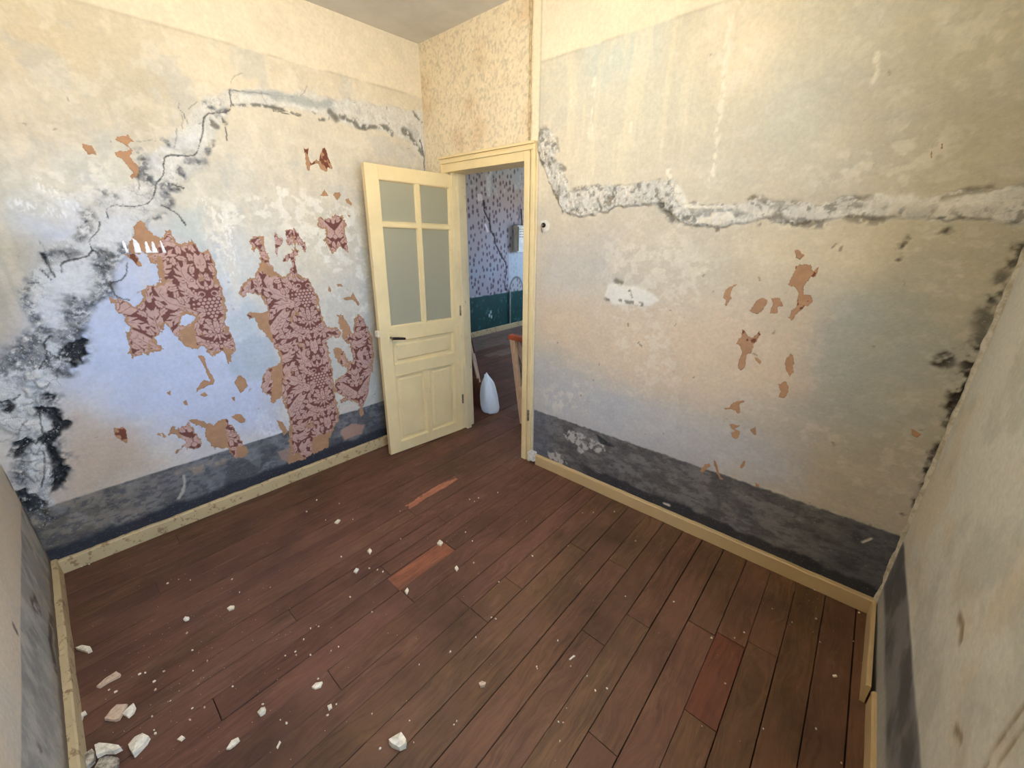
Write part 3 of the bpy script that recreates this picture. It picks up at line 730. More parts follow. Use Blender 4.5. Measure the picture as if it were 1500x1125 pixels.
# ---- right wall with the window ----------------------------------------
wb = Wall('B', H_ROOM, 0.01)
U, V = wb.U, wb.V
wb.C[:] = np.array((212, 208, 194.))
wb.mix(sm(0.5, 0.7, fbm(U, V, 4, 5, 311)) * 0.5, (208, 190, 160)); wb.mix(sm(0.5, 0.7, fbm(U, V, 6, 5, 312)) * 0.45, (178, 176, 162))
m = 1 - sm(-0.008, 0.010, V - 0.41 - 0.01 * wb.jy)
wb.C = wb.C * (1 - m[..., None]) + (np.array((112, 110, 108.)) * (0.82 + 0.36 * sm(0.35, 0.65, fbm(U, V, 9, 5, 313)))[..., None]) * m[..., None]
wb.mix(m * sm(0.0, 0.5, 1.6 - U) * (1 - sm(0.1, 0.26, V)) * 0.5, (150, 146, 136))
wb.mix(m * (1 - sm(0.15, 0.19, V + 0.03 * wb.jy)) * 0.85, (186, 182, 170))
for pts, r in (([(1500, 1030), (1482, 1062), (1465, 1085), (1455, 1100), (1440, 1130)], 2.2), ([(1500, 1062), (1482, 1090), (1462, 1120)], 1.2), ([(1405, 905), (1410, 915), (1407, 935)], 3), ([(1400, 1068), (1408, 1082)], 3)):
    wb.stroke(pts, r, (128, 104, 74), 0.75, 0.6, 0.006, -0.002)
wb.mix(np.exp(-((U - wb.L) / 0.02) ** 2) * 0.7, (206, 200, 184))
wb.D += (fbm(U, V, 4, 3, 316) - 0.5) * 0.006
wb.D *= sm(0.0, 0.10, V - 0.05)
uc = (wb.u[:-1] + wb.u[1:]) / 2; vc = (wb.v[:-1] + wb.v[1:]) / 2
WIN = (0.18, 1.30, 1.02, 2.30)     # u0,u1 (from the front wall), z0,z1
wb.keep &= ~((vc[:, None] > WIN[2]) & (vc[:, None] < WIN[3]) & (uc[None, :] > WIN[0]) & (uc[None, :] < WIN[1]))
wb.build('wall_right', M_WALL_SMOOTH)
a, t, n, L = wall_frame('B')
def onB(u, z, out=0.0):
    p = a + t * u - n * out
    return (p[0], p[1], z)
mb = MB()
for (u0, u1, z0, z1) in ((WIN[0], WIN[0] + .06, WIN[2], WIN[3]), (WIN[1] - .06, WIN[1], WIN[2], WIN[3]), (WIN[0], WIN[1], WIN[2], WIN[2] + .05), (WIN[0], WIN[1], WIN[3] - .06, WIN[3])):
    q0 = onB(u0, z0, 0.0); q1 = onB(u1, z1, 0.25)
    mb.box(min(q0[0], q1[0]), max(q0[0], q1[0]), min(q0[1], q1[1]), max(q0[1], q1[1]), z0, z1)
w1 = mb.obj('window_1', M_CREAM, bevel=0.003); tag(w1, kind='structure')

# ---- ceiling, shell -----------------------------------------------------
mb = MB().box(-2.80, 0.42, -0.42, 2.14, H_ROOM, H_ROOM + 0.12)
tag(mb.obj('ceiling', M_CEIL), kind='structure')
mb = MB().box(0.9, 26, -16, 18, -0.62, -0.5)
tag(mb.obj('ground_outside', M_GROUND), kind='structure')
mb = MB().box(-12, 6, 7.4, 30, -0.62, -0.5)
tag(mb.obj('ground_garden', M_GROUND), kind='structure')
mb = MB().box(-5.2, 0.9, -0.9, 7.4, -0.62, -0.10)
tag(mb.obj('floor_joist_base', M_DARKWOOD), kind='structure')
# wall masses behind the painted faces (keep daylight out)
mb = MB()
mb.box(-4.9, -2.78, -0.6, 2.06, -0.1, 2.95); mb.box(-2.78, 0.62, -0.6, -0.42, -0.1, 2.95)
mb.box(-1.58, 0.62, 2.10, 2.22, -0.1, 2.95); mb.box(-4.9, -2.46, 2.10, 2.22, -0.1, 2.95); mb.box(-2.46, -1.58, 2.10, 2.22, 2.11, 2.95)
mb.obj('wall_core', M_GROUND); tag(bpy.data.objects['wall_core'], kind='structure')
mb = MB()
mb.box(0.41, 0.62, 1.02, 2.22, -0.1, 2.95); mb.box(0.41, 0.62, -0.6, -0.13, -0.1, 2.95); mb.box(0.41, 0.62, -0.13, 1.02, -0.1, 1.0); mb.box(0.41, 0.62, -0.13, 1.02, 2.32, 2.95)
mb.obj('wall_right_core', M_GROUND); tag(bpy.data.objects['wall_right_core'], kind='structure')

# ---------------------------------------------------------------- floor boards
FL = empty('floor'); tag(FL, kind='structure')
SEAMX = [-2.86, -2.745, -2.63, -2.52, -2.41, -2.30, -2.19, -2.075, -1.98, -1.905, -1.835, -1.745, -1.65, -1.56, -1.468, -1.358, -1.25, -1.137, -1.035, -0.92, -0.812, -0.70, -0.592, -0.481, -0.374, -0.262, -0.149, -0.04, 0.07, 0.183, 0.297, 0.42]
def col_of(x):
    for i in range(len(SEAMX) - 1):
        if SEAMX[i] <= x < SEAMX[i + 1]: return i
BUTT = {i: [] for i in range(len(SEAMX) - 1)}
for (xa, ya), (xb, yb) in (((1010, 913), (1047, 927)), ((1052, 929), (1088, 944)), ((1002, 1038), (1050, 1072)), ((1100, 948), (1136, 955)), ((568, 850), (584, 862)), ((648, 794), (667, 803)), ((482, 985), (498, 1008)),
                           ((851, 921), (884, 944)), ((735, 843), (764, 861)), ((740, 685), (750, 690)), ((764, 697), (776, 702)), ((695, 722), (705, 734)), ((312, 1023), (324, 1053)), ((560, 832), (572, 842)), ((600, 876), (606, 882)),
                           ((425, 895), (432, 908)), ((593, 744), (603, 750)), ((652, 710), (663, 704)), ((838, 790), (850, 810)), ((228, 855), (234, 867)), ((640, 756), (652, 764)), ((700, 902), (722, 916))):
    p = floor_pt((xa + xb) / 2, (ya + yb) / 2); i = col_of(p[0])
    if i is not None and all(abs(p[1] - q) > 0.12 for q in BUTT[i]): BUTT[i].append(float(p[1]))
rg = random.Random(12)
for i in BUTT:
    if not BUTT[i] and rg.random() < 0.6: BUTT[i].append(rg.uniform(0.1, 1.9))
def plank(x0, x1, y0, y1, color, dz=0.0, gap=0.0012, name='floor_board', tilt=0.0):
    g = gap * rg.choice((0.5, 0.8, 1.2, 2.0, 2.6))
    x0 += g; x1 -= g; y0 += 0.0012; y1 -= 0.0012
    b_ = 0.0010
    v = [(x0, y0, -0.03), (x1, y0, -0.03), (x1, y1, -0.03), (x0, y1, -0.03),
         (x0, y0, -b_), (x1, y0, -b_), (x1, y1, -b_), (x0, y1, -b_),
         (x0 + b_, y0 + b_, 0), (x1 - b_, y0 + b_, tilt), (x1 - b_, y1 - b_, tilt), (x0 + b_, y1 - b_, 0)]
    f = [(0, 3, 2, 1), (0, 1, 5, 4), (1, 2, 6, 5), (2, 3, 7, 6), (3, 0, 4, 7), (4, 5, 9, 8), (5, 6, 10, 9), (6, 7, 11, 10), (7, 4, 8, 11), (8, 9, 10, 11)]
    cx, cy = (x0 + x1) / 2, (y0 + y1) / 2
    v = [(p[0] - cx, p[1] - cy, p[2]) for p in v]
    o = mesh_obj(name, v, f, M_FLOOR, FL); o.location = (cx, cy, dz); o.color = (*color, 1)
    return o
def tone(x, y):
    base = np.array((0.148, 0.066, 0.041)) if x < -1.0 else np.array((0.150, 0.075, 0.037))
    return tuple(base * rg.uniform(0.82, 1.18) * np.array((1, rg.uniform(0.95, 1.08), rg.uniform(0.92, 1.06))))
for i in range(len(SEAMX) - 1):
    x0, x1 = SEAMX[i], SEAMX[i + 1]
    y0 = -0.33
    through = x0 > -2.5 and x1 < -1.5
    yend = 2.13 if not through else 2.13
    cuts = sorted(BUTT[i])
    ys = [y0] + [c_ for c_ in cuts if y0 + 0.05 < c_ < yend - 0.02] + [yend]
    if through: ys[-1] = 2.9 + rg.uniform(-.4, .6)
    for ya, yb in zip(ys[:-1], ys[1:]):
        cx = (x0 + x1) / 2; cy = (ya + yb) / 2
        c_ = tone(cx, cy); dz = rg.uniform(-0.0022, 0.0008)
        if -1.47 < cx < -1.36 and 0.68 < cy < 1.1 and yb - ya < 0.6: c_ = (0.36, 0.125, 0.062); dz = -0.004
        if -0.15 < cx < -0.04 and 1.1 < cy < 1.5 and yb - ya < 0.6: c_ = (0.170, 0.055, 0.028); dz = -0.002
        if -1.905 < cx < -1.835 and 1.1 < cy < 1.6 and yb - ya < 0.8: c_ = (0.24, 0.105, 0.06)
        plank(x0, x1, ya, yb, c_, dz)
    if through: BUTT[i].append(ys[-1])
# room beyond
xs = [-4.75]
while xs[-1] < -2.93: xs.append(xs[-1] + rg.uniform(0.10, 0.12))
xs[-1] = SEAMX[0]; xs += SEAMX[1:]
for x0, x1 in zip(xs[:-1], xs[1:]):
    through = x0 > -2.5 and x1 < -1.5
    i = col_of((x0 + x1) / 2) if x0 > -2.86 else None
    y = 2.13 if not through else BUTT[i][-1]
    while y < 6.9:
        y2 = min(6.9, y + rg.uniform(1.2, 2.4))
        if 6.9 - y2 < 0.4: y2 = 6.9
        q = rg.uniform(0.75, 1.2)
        plank(x0, x1, y, y2, (0.24 * q, 0.195 * q, 0.155 * q) if y > 2.6 else tone(x0, y), rg.uniform(-0.002, 0.001)); y = y2
# splintered strip of bare wood on one board
mbs = []
for k in range(3):
    pts = [(593, 742), (612, 729), (640, 712), (668, 699), (672, 702), (650, 716), (620, 734), (600, 747)]
    break
P = np.array([floor_pt(*p)[:2] for p in pts])
gx = np.arange(P[:, 0].min() - .02, P[:, 0].max() + .02, 0.004); gy = np.arange(P[:, 1].min() - .02, P[:, 1].max() + .02, 0.008)
GX, GY = np.meshgrid(gx, gy); d = poly_sd(GX, GY, P) + 0.05 * (fbm(GX * 3, GY * 0.5, 30, 4, 5) - 0.5)
kp = (d < 0); kp = kp[:-1, :-1] & kp[1:, 1:] & kp[:-1, 1:] & kp[1:, :-1]
Cc = lin(np.array((168, 108, 82.)) * (0.8 + 0.4 * fbm(GX * 6, GY, 20, 4, 6))[..., None])
grid_mesh('splintered_patch', np.stack([GX, GY, 0.0016 + 0 * GX], -1), Cc, kp, M_PAPER, FL, smooth=False)

# ---------------------------------------------------------------- baseboards
def baseboard(name, p0, p1, nrm, h, th, mat, seed, top_rag=0.004, lean=0.0):
    """board with a worn, uneven upper edge; p0,p1 2D ends on the wall line, nrm points into the room"""
    p0 = np.array(p0, float); p1 = np.array(p1, float); L_ = np.linalg.norm(p1 - p0); n_ = max(2, int(L_ / 0.02))
    v = []; f = []
    rr = random.Random(seed)
    for i in range(n_ + 1):
        q = p0 + (p1 - p0) * i / n_
        hh = h + (mnoise.noise((i * 0.25, seed, 0)) + 0.6 * mnoise.noise((i * 0.9, seed, 3))) * top_rag
        tt = th + mnoise.noise((i * 0.12, seed, 7)) * 0.002
        prof = [(0.0, 0.0), (tt, 0.0), (tt + lean, hh - 0.006), (tt + lean - 0.005, hh), (lean * 0.9, hh)]
        for d_, z_ in prof:
            v.append((q[0] + nrm[0] * d_, q[1] + nrm[1] * d_, z_))
    for i in range(n_):
        for k in range(5):
            a_ = i * 5 + k; b_ = i * 5 + (k + 1) % 5
            f.append((a_, b_, b_ + 5, a_ + 5))
    f.append(tuple(range(4, -1, -1))); f.append(tuple(n_ * 5 + k for k in range(5)))
    o = mesh_obj(name, v, f, mat)
    bm = bmesh.new(); bm.from_mesh(o.data); bmesh.ops.recalc_face_normals(bm, faces=bm.faces); bm.to_mesh(o.data); bm.free()
    return tag(o, kind='structure')
for k, nm, s0, s1, sd in (('L', 'baseboard_left', 0.0, 1.0, 3), ('A', 'baseboard_front', 0.0, 1.0, 5)):
    a, t, n, L = wall_frame(k)
    baseboard(nm, a, a + t * L, n, 0.076 if k == 'L' else 0.085, 0.022, M_SKIRT, sd, 0.006)
a, t, n, L = wall_frame('R')
baseboard('baseboard_back', a + t * 1.085, a + t * L, n, 0.078, 0.024, M_SKIRT2, 8, 0.002)
a, t, n, L = wall_frame('B')
yb_ = floor_pt(1270, 1032)[1]; ub = yb_ - a[1]
baseboard('baseboard_right', a, a + t * (ub - 0.005), n, 0.078, 0.013, M_SKIRT2, 11, 0.004)
# first length has sprung away from the wall
e0 = a + t * (L - 0.03) + n * 0.004; e1 = a + t * (ub + 0.0) + n * 0.017
o = baseboard('baseboard_right_loose', e1, e0, n, 0.085, 0.014, M_SKIRT2, 12, 0.002)

# ---------------------------------------------------------------- wallpaper remnants
def damask_tile():
    Wt, Ht, st = 0.2485, 0.557, 0.002
    x = np.arange(0, Wt + st / 2, st); z = np.arange(-Ht / 2, Ht / 2, st)
    X, Z = np.meshgrid(x, z); T = np.zeros(X.shape)
    def cap(P, r, lobes=0.0, n=6, gap=0.0026):
        P = np.array(P, float)
        if lobes: r *= 1.35; lobes *= 1.32
        # resample
        s = np.concatenate([[0], np.cumsum(np.linalg.norm(np.diff(P, axis=0), axis=1))])
        q = np.linspace(0, s[-1], 14); R = np.stack([np.interp(q, s, P[:, 0]), np.interp(q, s, P[:, 1])], 1)
        parts = [(R, [r * (1 - 0.75 * i / 13) for i in range(14)])]
        if lobes:
            for i in range(n):
                f_ = (i + 0.6) / n; j = min(12, int(f_ * 13)); d_ = R[j + 1] - R[j]; d_ = d_ / (np.linalg.norm(d_) + 1e-9)
                ll = lobes * (0.55 + 0.6 * math.sin(math.pi * (0.2 + 0.7 * f_)))
                for sg in (-1, 1):
                    an = sg * (1.0 - 0.35 * f_); c_, s_ = math.cos(an), math.sin(an)
                    e = np.array([d_[0] * c_ - d_[1] * s_, d_[0] * s_ + d_[1] * c_])
                    parts.append((np.array([R[j], R[j] + e * ll * 0.6, R[j] + (e + 0.5 * d_) * ll * 0.85]), [r * 0.5, r * 0.62 + 0.001, 0.0016]))
        for dz in (-Ht, 0, Ht):
            for mx in (1, -1, 2):
                def tr(A):
                    A = A.copy()
                    if mx == -1: A[:, 0] = -A[:, 0]
                    if mx == 2: A[:, 0] = 2 * Wt - A[:, 0]
                    A[:, 1] += dz; return A
                if mx != 1 and P[:, 0].min() > 0.06 and mx == -1: continue
                D = np.full(X.shape, 9.0)
                for A, rr in parts:
                    A = tr(A)
                    if A[:, 1].min() > Ht / 2 + .05 or A[:, 1].max() < -Ht / 2 - .05: continue
                    D = np.minimum(D, seg_d(X, Z, A, False, rr))
                T[D < gap] = 0.0; T[D < 0] = 1.0
                if lobes: T[seg_d(X, Z, tr(R[3:11])) < 0.0011] = 0.3
    cap([(.16, -.25), (.12, -.225), (.075, -.235), (.05, -.26)], .007, .022)
    cap([(.2485, .275), (.205, .245), (.15, .25), (.11, .27)], .008, .026)
    cap([(.2485, .21), (.21, .175), (.165, .185), (.14, .215)], .009, .026)
    cap([(.2485, -.21), (.205, -.175), (.165, -.13), (.13, -.09)], .010, .030, 7)
    cap([(.2485, -.12), (.2485, -.06), (.2485, .0)], .008, .030, 5)
    cap([(.2485, .05), (.2485, .10), (.2485, .14)], .007, .022, 4)
    cap([(.045, .10), (.085, .15), (.09, .19), (.06, .215)], .009, .028)
    cap([(.0, .185), (.0, .215), (.0, .255)], .008, .024, 4)
    cap([(.075, -.045), (.12, .0), (.175, .03), (.205, .08), (.175, .125), (.14, .13)], .011, .028, 8)
    cap([(.065, -.06), (.11, -.035), (.16, -.045), (.2, -.075)], .009, .026, 6)
    cap([(.038, .045), (.075, .06), (.10, .09), (.095, .12)], .008, .020, 5)
    cap([(.0, -.235), (.04, -.228), (.08, -.20), (.11, -.165)], .007, .018, 7)
    for (px_, pz_) in ((.0, -.21), (.02, -.212), (.04, -.205), (.058, -.195)): cap([(px_, pz_), (px_ + .001, pz_)], .0065)
    cap([(0, -.165), (.05, -.16), (.065, -.14)], .006, .012, 4); cap([(0, -.15), (.035, -.115), (.055, -.11)], .006, .014, 5); cap([(0, -.15), (0, -.09)], .006, .012, 4)
    cap([(.008, -.17), (.03, -.195)], .008); cap([(0, -.17), (0, -.20)], .007); cap([(.036, -.145), (.037, -.146)], .010)
    cap([(0, .088), (.026, .098), (.034, .125), (.012, .168)], .008); cap([(0, .105), (0, .125)], .009)
    th = np.linspace(0, 5.2, 12); cap(np.stack([.027 + .017 * np.cos(th) * (1 - th * .09), .058 + .017 * np.sin(th) * (1 - th * .09)], 1), .0045)
    for r_ in range(7):
        zz = .030 - r_ * .0185; nn = [3.0, 3.5, 3.0, 2.5, 2.0, 1.5, 1.0][r_]
        k = 0.0 if (nn * 2) % 2 == 0 else 0.5
        kk = 0
        while kk + k < nn:
            cap([((kk + k) * .021, zz), ((kk + k) * .021 + .0005, zz)], .0082, gap=.003); kk += 1
    for (px_, pz_) in ((.06, .08), (.07, .035), (.075, .01), (.055, .135), (.045, .16), (.078, -.012)): cap([(px_, pz_), (px_ + .0005, pz_)], .006)
    rr = random.Random(5)
    def local(x_, z_, rad_):
        j = int((z_ + Ht / 2) / st); i = int(x_ / st); k = int(rad_ / st)
        return T[max(0, j - k):j + k + 1, max(0, i - k):i + k + 1].mean()
    for _ in range(900):
        x_ = rr.uniform(.01, Wt - .01); z_ = rr.uniform(-Ht / 2 + .01, Ht / 2 - .01)
        if local(x_, z_, .009) < .04:
            a_ = rr.uniform(0, 6.28); l_ = .014; q_ = rr.uniform(-.8, .8)
            if local(x_, z_, .016) < .30:
                P_ = [(x_ - l_ * math.cos(a_), z_ - l_ * math.sin(a_)), (x_, z_), (x_ + l_ * math.cos(a_ + q_), z_ + l_ * math.sin(a_ + q_))]
                if min(p_[0] for p_ in P_) > .004: cap(P_, .0042, .010, 4, gap=.0022)
            elif rr.random() < .5: cap([(x_, z_), (x_ + .003, z_ + .002)], .0045, gap=.002)
    return T, Wt, Ht, st
TILE, TW, TH, TS = damask_tile()
def damask(u, v):
    x = np.mod(u - 0.417, 2 * TW); x = np.where(x > TW, 2 * TW - x, x)
    z = np.mod(v - 1.235 + TH / 2, TH)
    xi = np.clip(x / TS, 0, TILE.shape[1] - 1.001); zi = np.clip(z / TS, 0, TILE.shape[0] - 1.001)
    i = xi.astype(int); j = zi.astype(int); fx = xi - i; fz = zi - j
    return (TILE[j, i] * (1 - fx) + TILE[j, i + 1] * fx) * (1 - fz) + (TILE[j + 1, i] * (1 - fx) + TILE[j + 1, i + 1] * fx) * fz

def wall_disp(w, U, V):
    i = np.clip(U / (w.u[1] - w.u[0]), 0, w.U.shape[1] - 1.001); j = np.clip(V / (w.v[1] - w.v[0]), 0, w.U.shape[0] - 1.001)
    a_ = i.astype(int); b_ = j.astype(int)
    return np.maximum.reduce([w.D[b_, a_], w.D[b_ + 1, a_], w.D[b_, a_ + 1], w.D[b_ + 1, a_ + 1]])

def remnant(name, w, pts, parent, holes=(), tan=(), damask_on=True, step=0.0028, rag=0.018, margin=0.010, seed=1, label=None, plain=None, thick=0.0022, bits=0.0):
    P = uvs(w.k, pts); u0, v0 = P.min(0) - 0.012; u1, v1 = P.max(0) + 0.012
    size = max(u1 - u0, v1 - v0)
    if size < 0.08: step = 0.0022; rag *= 0.45; margin *= 0.5
    elif size < 0.2: rag *= 0.7; margin *= 0.8
    uu = np.arange(u0, u1, step); vv = np.arange(v0, v1, step); U, V = np.meshgrid(uu, vv)
    jag = (fbm(U * 1.3, V * 0.8, 75, 3, seed) - 0.5) * rag * 1.3 + (fbm(U * 1.6, V * 0.7, 26, 3, seed + 5) - 0.5) * rag * 1.4
    d = poly_sd(U, V, P) + jag
    for hpts in holes: d = np.maximum(d, -(poly_sd(U, V, uvs(w.k, hpts)) + jag * 0.6))
    kp = d < 0; kp = kp[:-1, :-1] & kp[1:, 1:] & kp[:-1, 1:] & kp[1:, :-1]
    if not kp.any(): return
    TAN = np.array((172, 132, 98.)); tn = TAN * (0.94 + 0.12 * fbm(U, V, 30, 3, 8))[..., None]
    if plain is not None: C_ = np.array(plain, float) * (0.95 + 0.1 * fbm(U, V, 30, 3, 8))[..., None]
    else:
        C_ = tn
        if damask_on:
            dm = damask(U, V)[..., None]
            pr = np.array((112, 66, 58.)) * (1 - dm) + np.array((190, 156, 144.)) * dm
            pr = pr * (0.95 + 0.1 * fbm(U, V, 80, 2, 9))[..., None]
            mk = 1 - sm(-margin - 0.003, -margin + 0.001, d + 0.9 * margin * 2 * (fbm(U, V, 16, 4, seed + 9) - 0.42))
            for tp in tan: mk = mk * sm(-0.003, 0.002, poly_sd(U, V, uvs(w.k, tp)) + jag * 0.8)
            wear_ = sm(0.70, 0.76, fbm(U, V * 0.7, 20, 5, 44))
            mk = mk * (1 - wear_ * 0.8)
            C_ = tn * (1 - mk[..., None]) + pr * mk[..., None]
        elif bits:
            mk = sm(1 - bits, 1 - bits + 0.03, fbm(U * 1.3, V * 0.9, 34, 3, seed + 3)) * (d < -0.003)
            C_ = tn * (1 - mk[..., None]) + np.array((112, 62, 42.)) * mk[..., None]
    hgt = thick * np.clip(-d / 0.004, 0.12, 1) + 0.0006 + wall_disp(w, U, V)
    a_, t_, n_, L_ = w.a, w.t, w.n, w.L
    Pp = np.stack([a_[0] + U * t_[0] + n_[0] * hgt, a_[1] + U * t_[1] + n_[1] * hgt, V], -1)
    o = grid_mesh(name, Pp, lin(np.clip(C_, 0, 255)), kp, M_PAPER, parent)
    if label: o['label'] = label
    return o

RM = 'wallpaper_remnant'
remnant(RM, wl, [(197, 330), (204, 321), (213, 328), (226, 343), (235, 347), (243, 342), (248, 334), (252, 343), (258, 353), (266, 356), (280, 353), (287, 358), (292, 367), (300, 368), (303, 358), (307, 367), (313, 376), (314, 392), (318, 405), (320, 415), (326, 421), (325, 432), (329, 442), (333, 455),
              (330, 470), (335, 481), (342, 492), (345, 505), (345, 518), (339, 520), (336, 534), (331, 526), (326, 516), (318, 518), (311, 524), (303, 519), (296, 508), (290, 512), (280, 512), (270, 507), (262, 497), (252, 487), (246, 480), (242, 476), (237, 486), (228, 495), (232, 506), (240, 512), (228, 515),
              (215, 519), (204, 521), (195, 525), (187, 517), (190, 508), (185, 498), (184, 487), (189, 480), (184, 469), (177, 462), (170, 457), (166, 447), (162, 437), (172, 435), (182, 439), (193, 445), (200, 450), (205, 443), (208, 436), (206, 425), (215, 420), (227, 418), (235, 411), (231, 400), (230, 387),
              (222, 384), (216, 371), (204, 371), (190, 371), (191, 350)], WL, holes=[[(265, 466), (272, 459), (287, 464), (280, 474), (272, 478), (263, 476)]],
        tan=[[(196, 320), (226, 340), (238, 350), (232, 372), (190, 372)], [(260, 485), (284, 472), (291, 512), (275, 510)], [(204, 418), (216, 415), (212, 440), (204, 440)], [(230, 375), (241, 376), (240, 412), (230, 412)], [(325, 508), (344, 515), (338, 536)]], seed=3,
        label='large damask wallpaper remnant at left, torn around a pale hole')
remnant(RM, wl, [(181, 372), (197, 371), (203, 381), (208, 388), (203, 391), (193, 381), (184, 377)], WL, damask_on=False, bits=0.45, seed=4)
remnant(RM, wl, [(365, 353), (370, 346), (378, 342), (386, 347), (388, 358), (390, 370), (395, 384), (403, 395), (411, 402), (418, 405), (425, 398), (429, 404), (437, 403), (441, 406), (450, 407), (457, 413), (461, 422), (466, 435), (468, 450), (472, 460), (474, 470), (480, 476), (487, 480), (494, 480), (499, 486), (499, 493), (493, 497), (486, 494),
              (480, 499), (482, 512), (485, 527), (487, 542), (488, 556), (492, 575), (495, 595), (497, 610), (495, 618), (490, 625), (486, 636), (482, 646), (480, 655), (470, 660), (458, 666), (449, 671), (440, 676), (431, 675), (424, 680), (418, 678), (424, 666), (425, 655), (423, 645), (424, 630), (424, 615), (421, 601), (417, 590),
              (412, 582), (404, 589), (397, 590), (395, 580), (383, 575), (381, 565), (384, 552), (391, 542), (398, 537), (408, 533), (411, 525), (406, 514), (400, 505), (396, 497), (390, 490), (381, 482), (376, 473), (374, 463), (367, 470), (361, 462), (365, 456), (375, 457), (385, 458), (392, 455), (388, 445), (384, 436), (382, 431),
              (373, 430), (363, 431), (355, 437), (350, 433), (349, 425), (355, 417), (362, 408), (372, 405), (377, 398), (379, 388), (379, 375), (376, 366), (371, 368), (368, 360)], WL,
        tan=[[(362, 450), (392, 455), (400, 500), (385, 495)], [(398, 535), (414, 530), (414, 590), (398, 590)], [(378, 375), (388, 385), (410, 402), (400, 408), (378, 395)], [(458, 640), (486, 632), (480, 660), (455, 668)], [(419, 668), (440, 662), (440, 680), (419, 680)]], seed=5,
        label='tall column of damask wallpaper reaching down to the dark dado')
remnant(RM, wl, [(401, 341), (404, 340), (408, 348), (415, 347), (414, 354), (408, 364), (406, 374), (410, 382), (406, 378), (402, 368), (402, 355)], WL, margin=0.004, seed=6, rag=0.01)
remnant(RM, wl, [(418, 352), (419, 338), (424, 333), (431, 336), (438, 343), (444, 352), (448, 362), (450, 373), (445, 369), (439, 360), (433, 353), (431, 360), (436, 368), (437, 376), (432, 374), (432, 386), (436, 396), (438, 404), (428, 405), (424, 398), (426, 388), (424, 380), (413, 386), (418, 372), (430, 364), (422, 358)], WL, margin=0.004, seed=7)
remnant(RM, wl, [(494, 462), (500, 459), (506, 466), (510, 475), (514, 485), (517, 488), (519, 478), (519, 468), (521, 460), (525, 458), (532, 466), (538, 475), (543, 490), (546, 503), (548, 515), (546, 540), (542, 560), (540, 575), (537, 583), (532, 592), (529, 597), (525, 592), (518, 588), (509, 588), (500, 591), (497, 586), (503, 582), (497, 577),
              (489, 575), (488, 565), (492, 557), (500, 551), (506, 545), (508, 538), (500, 534), (492, 530), (490, 520), (488, 510), (493, 507), (500, 512), (505, 520), (510, 528), (516, 530), (513, 515), (510, 505), (505, 500), (500, 492), (503, 485), (498, 480), (495, 470)], WL,
        tan=[[(494, 462), (508, 466), (512, 490), (504, 498), (498, 480)], [(488, 508), (500, 512), (498, 530), (490, 525)]], seed=8, label='damask wallpaper remnant half behind the open door')
remnant(RM, wl, [(444, 215), (447, 219), (452, 216), (452, 228), (454, 236), (456, 240), (463, 232), (466, 235), (467, 228), (471, 218), (475, 213), (479, 222), (480, 229), (484, 238), (487, 246), (485, 248), (480, 246), (479, 253), (475, 251), (469, 248), (466, 240), (461, 240), (454, 243), (453, 251), (449, 250), (447, 240), (446, 228)], WL, damask_on=False, bits=0.52, seed=9, rag=0.008)
remnant(RM, wl, [(466, 320), (470, 315), (475, 322), (478, 318), (484, 320), (490, 315), (500, 316), (505, 322), (507, 330), (504, 338), (505, 343), (509, 355), (510, 368), (505, 370), (500, 362), (496, 364), (490, 372), (484, 374), (481, 366), (478, 358), (474, 355), (476, 345), (477, 336), (472, 335), (467, 332)], WL, seed=10, margin=0.008)
SM = dict(damask_on=False, bits=0.0, rag=0.009)
for q in ([(463, 284), (470, 285), (475, 277), (482, 287), (479, 288), (470, 288)], [(486, 284), (492, 282), (497, 281), (500, 286), (497, 290), (494, 294), (489, 288)], [(505, 292), (510, 290), (516, 298), (515, 302), (508, 298)],
          [(500, 437), (508, 434), (514, 434), (517, 426), (521, 435), (527, 445), (525, 449), (517, 440), (505, 440)], [(493, 416), (499, 415), (503, 420), (494, 420)], [(481, 417), (486, 424), (485, 429), (480, 426)], [(508, 314), (514, 316), (511, 319)],
          [(288, 521), (298, 521), (301, 528), (305, 540), (311, 550), (315, 558), (313, 565), (303, 565), (295, 570), (288, 575), (286, 569), (292, 562), (300, 557), (307, 558), (303, 548), (297, 533)],
          [(342, 560), (347, 551), (353, 549), (360, 556), (363, 565), (357, 573), (352, 576), (348, 568)], [(405, 615), (413, 617), (418, 625), (422, 632), (416, 638), (411, 630)],
          [(242, 575), (250, 571), (251, 581), (246, 578)], [(292, 578), (300, 574), (305, 579), (299, 582)], [(267, 588), (273, 585), (276, 594), (270, 594)], [(337, 610), (345, 606), (354, 607), (360, 614), (360, 619), (352, 620), (343, 614)], [(338, 582), (344, 581), (345, 589), (341, 587)],
          [(119, 209), (127, 211), (135, 214), (140, 222), (143, 229), (136, 226), (129, 227), (122, 217)],
          [(167, 205), (172, 199), (180, 199), (188, 197), (201, 210), (193, 209), (190, 213), (196, 220), (195, 226), (190, 228), (195, 235), (203, 243), (206, 256), (200, 260), (193, 262), (188, 257), (193, 253), (190, 246), (183, 240), (178, 233), (170, 230), (167, 222), (175, 220), (186, 223), (188, 217), (180, 210), (172, 209)]):
    remnant(RM, wl, q, WL, seed=int(q[0][0]), **SM)
remnant(RM, wl, [(228, 632), (235, 633), (240, 637), (248, 634), (249, 628), (250, 619), (255, 620), (258, 627), (265, 625), (272, 622), (276, 619), (283, 627), (289, 638), (294, 646), (296, 656), (287, 657), (280, 658), (277, 656), (275, 660), (270, 655), (265, 660), (257, 668), (255, 662), (260, 657), (268, 652), (272, 648), (265, 643), (258, 636), (250, 636), (245, 640), (238, 642), (232, 642)], WL, seed=21, margin=0.006, tan=[[(226, 615), (258, 615), (264, 640), (226, 645)]])
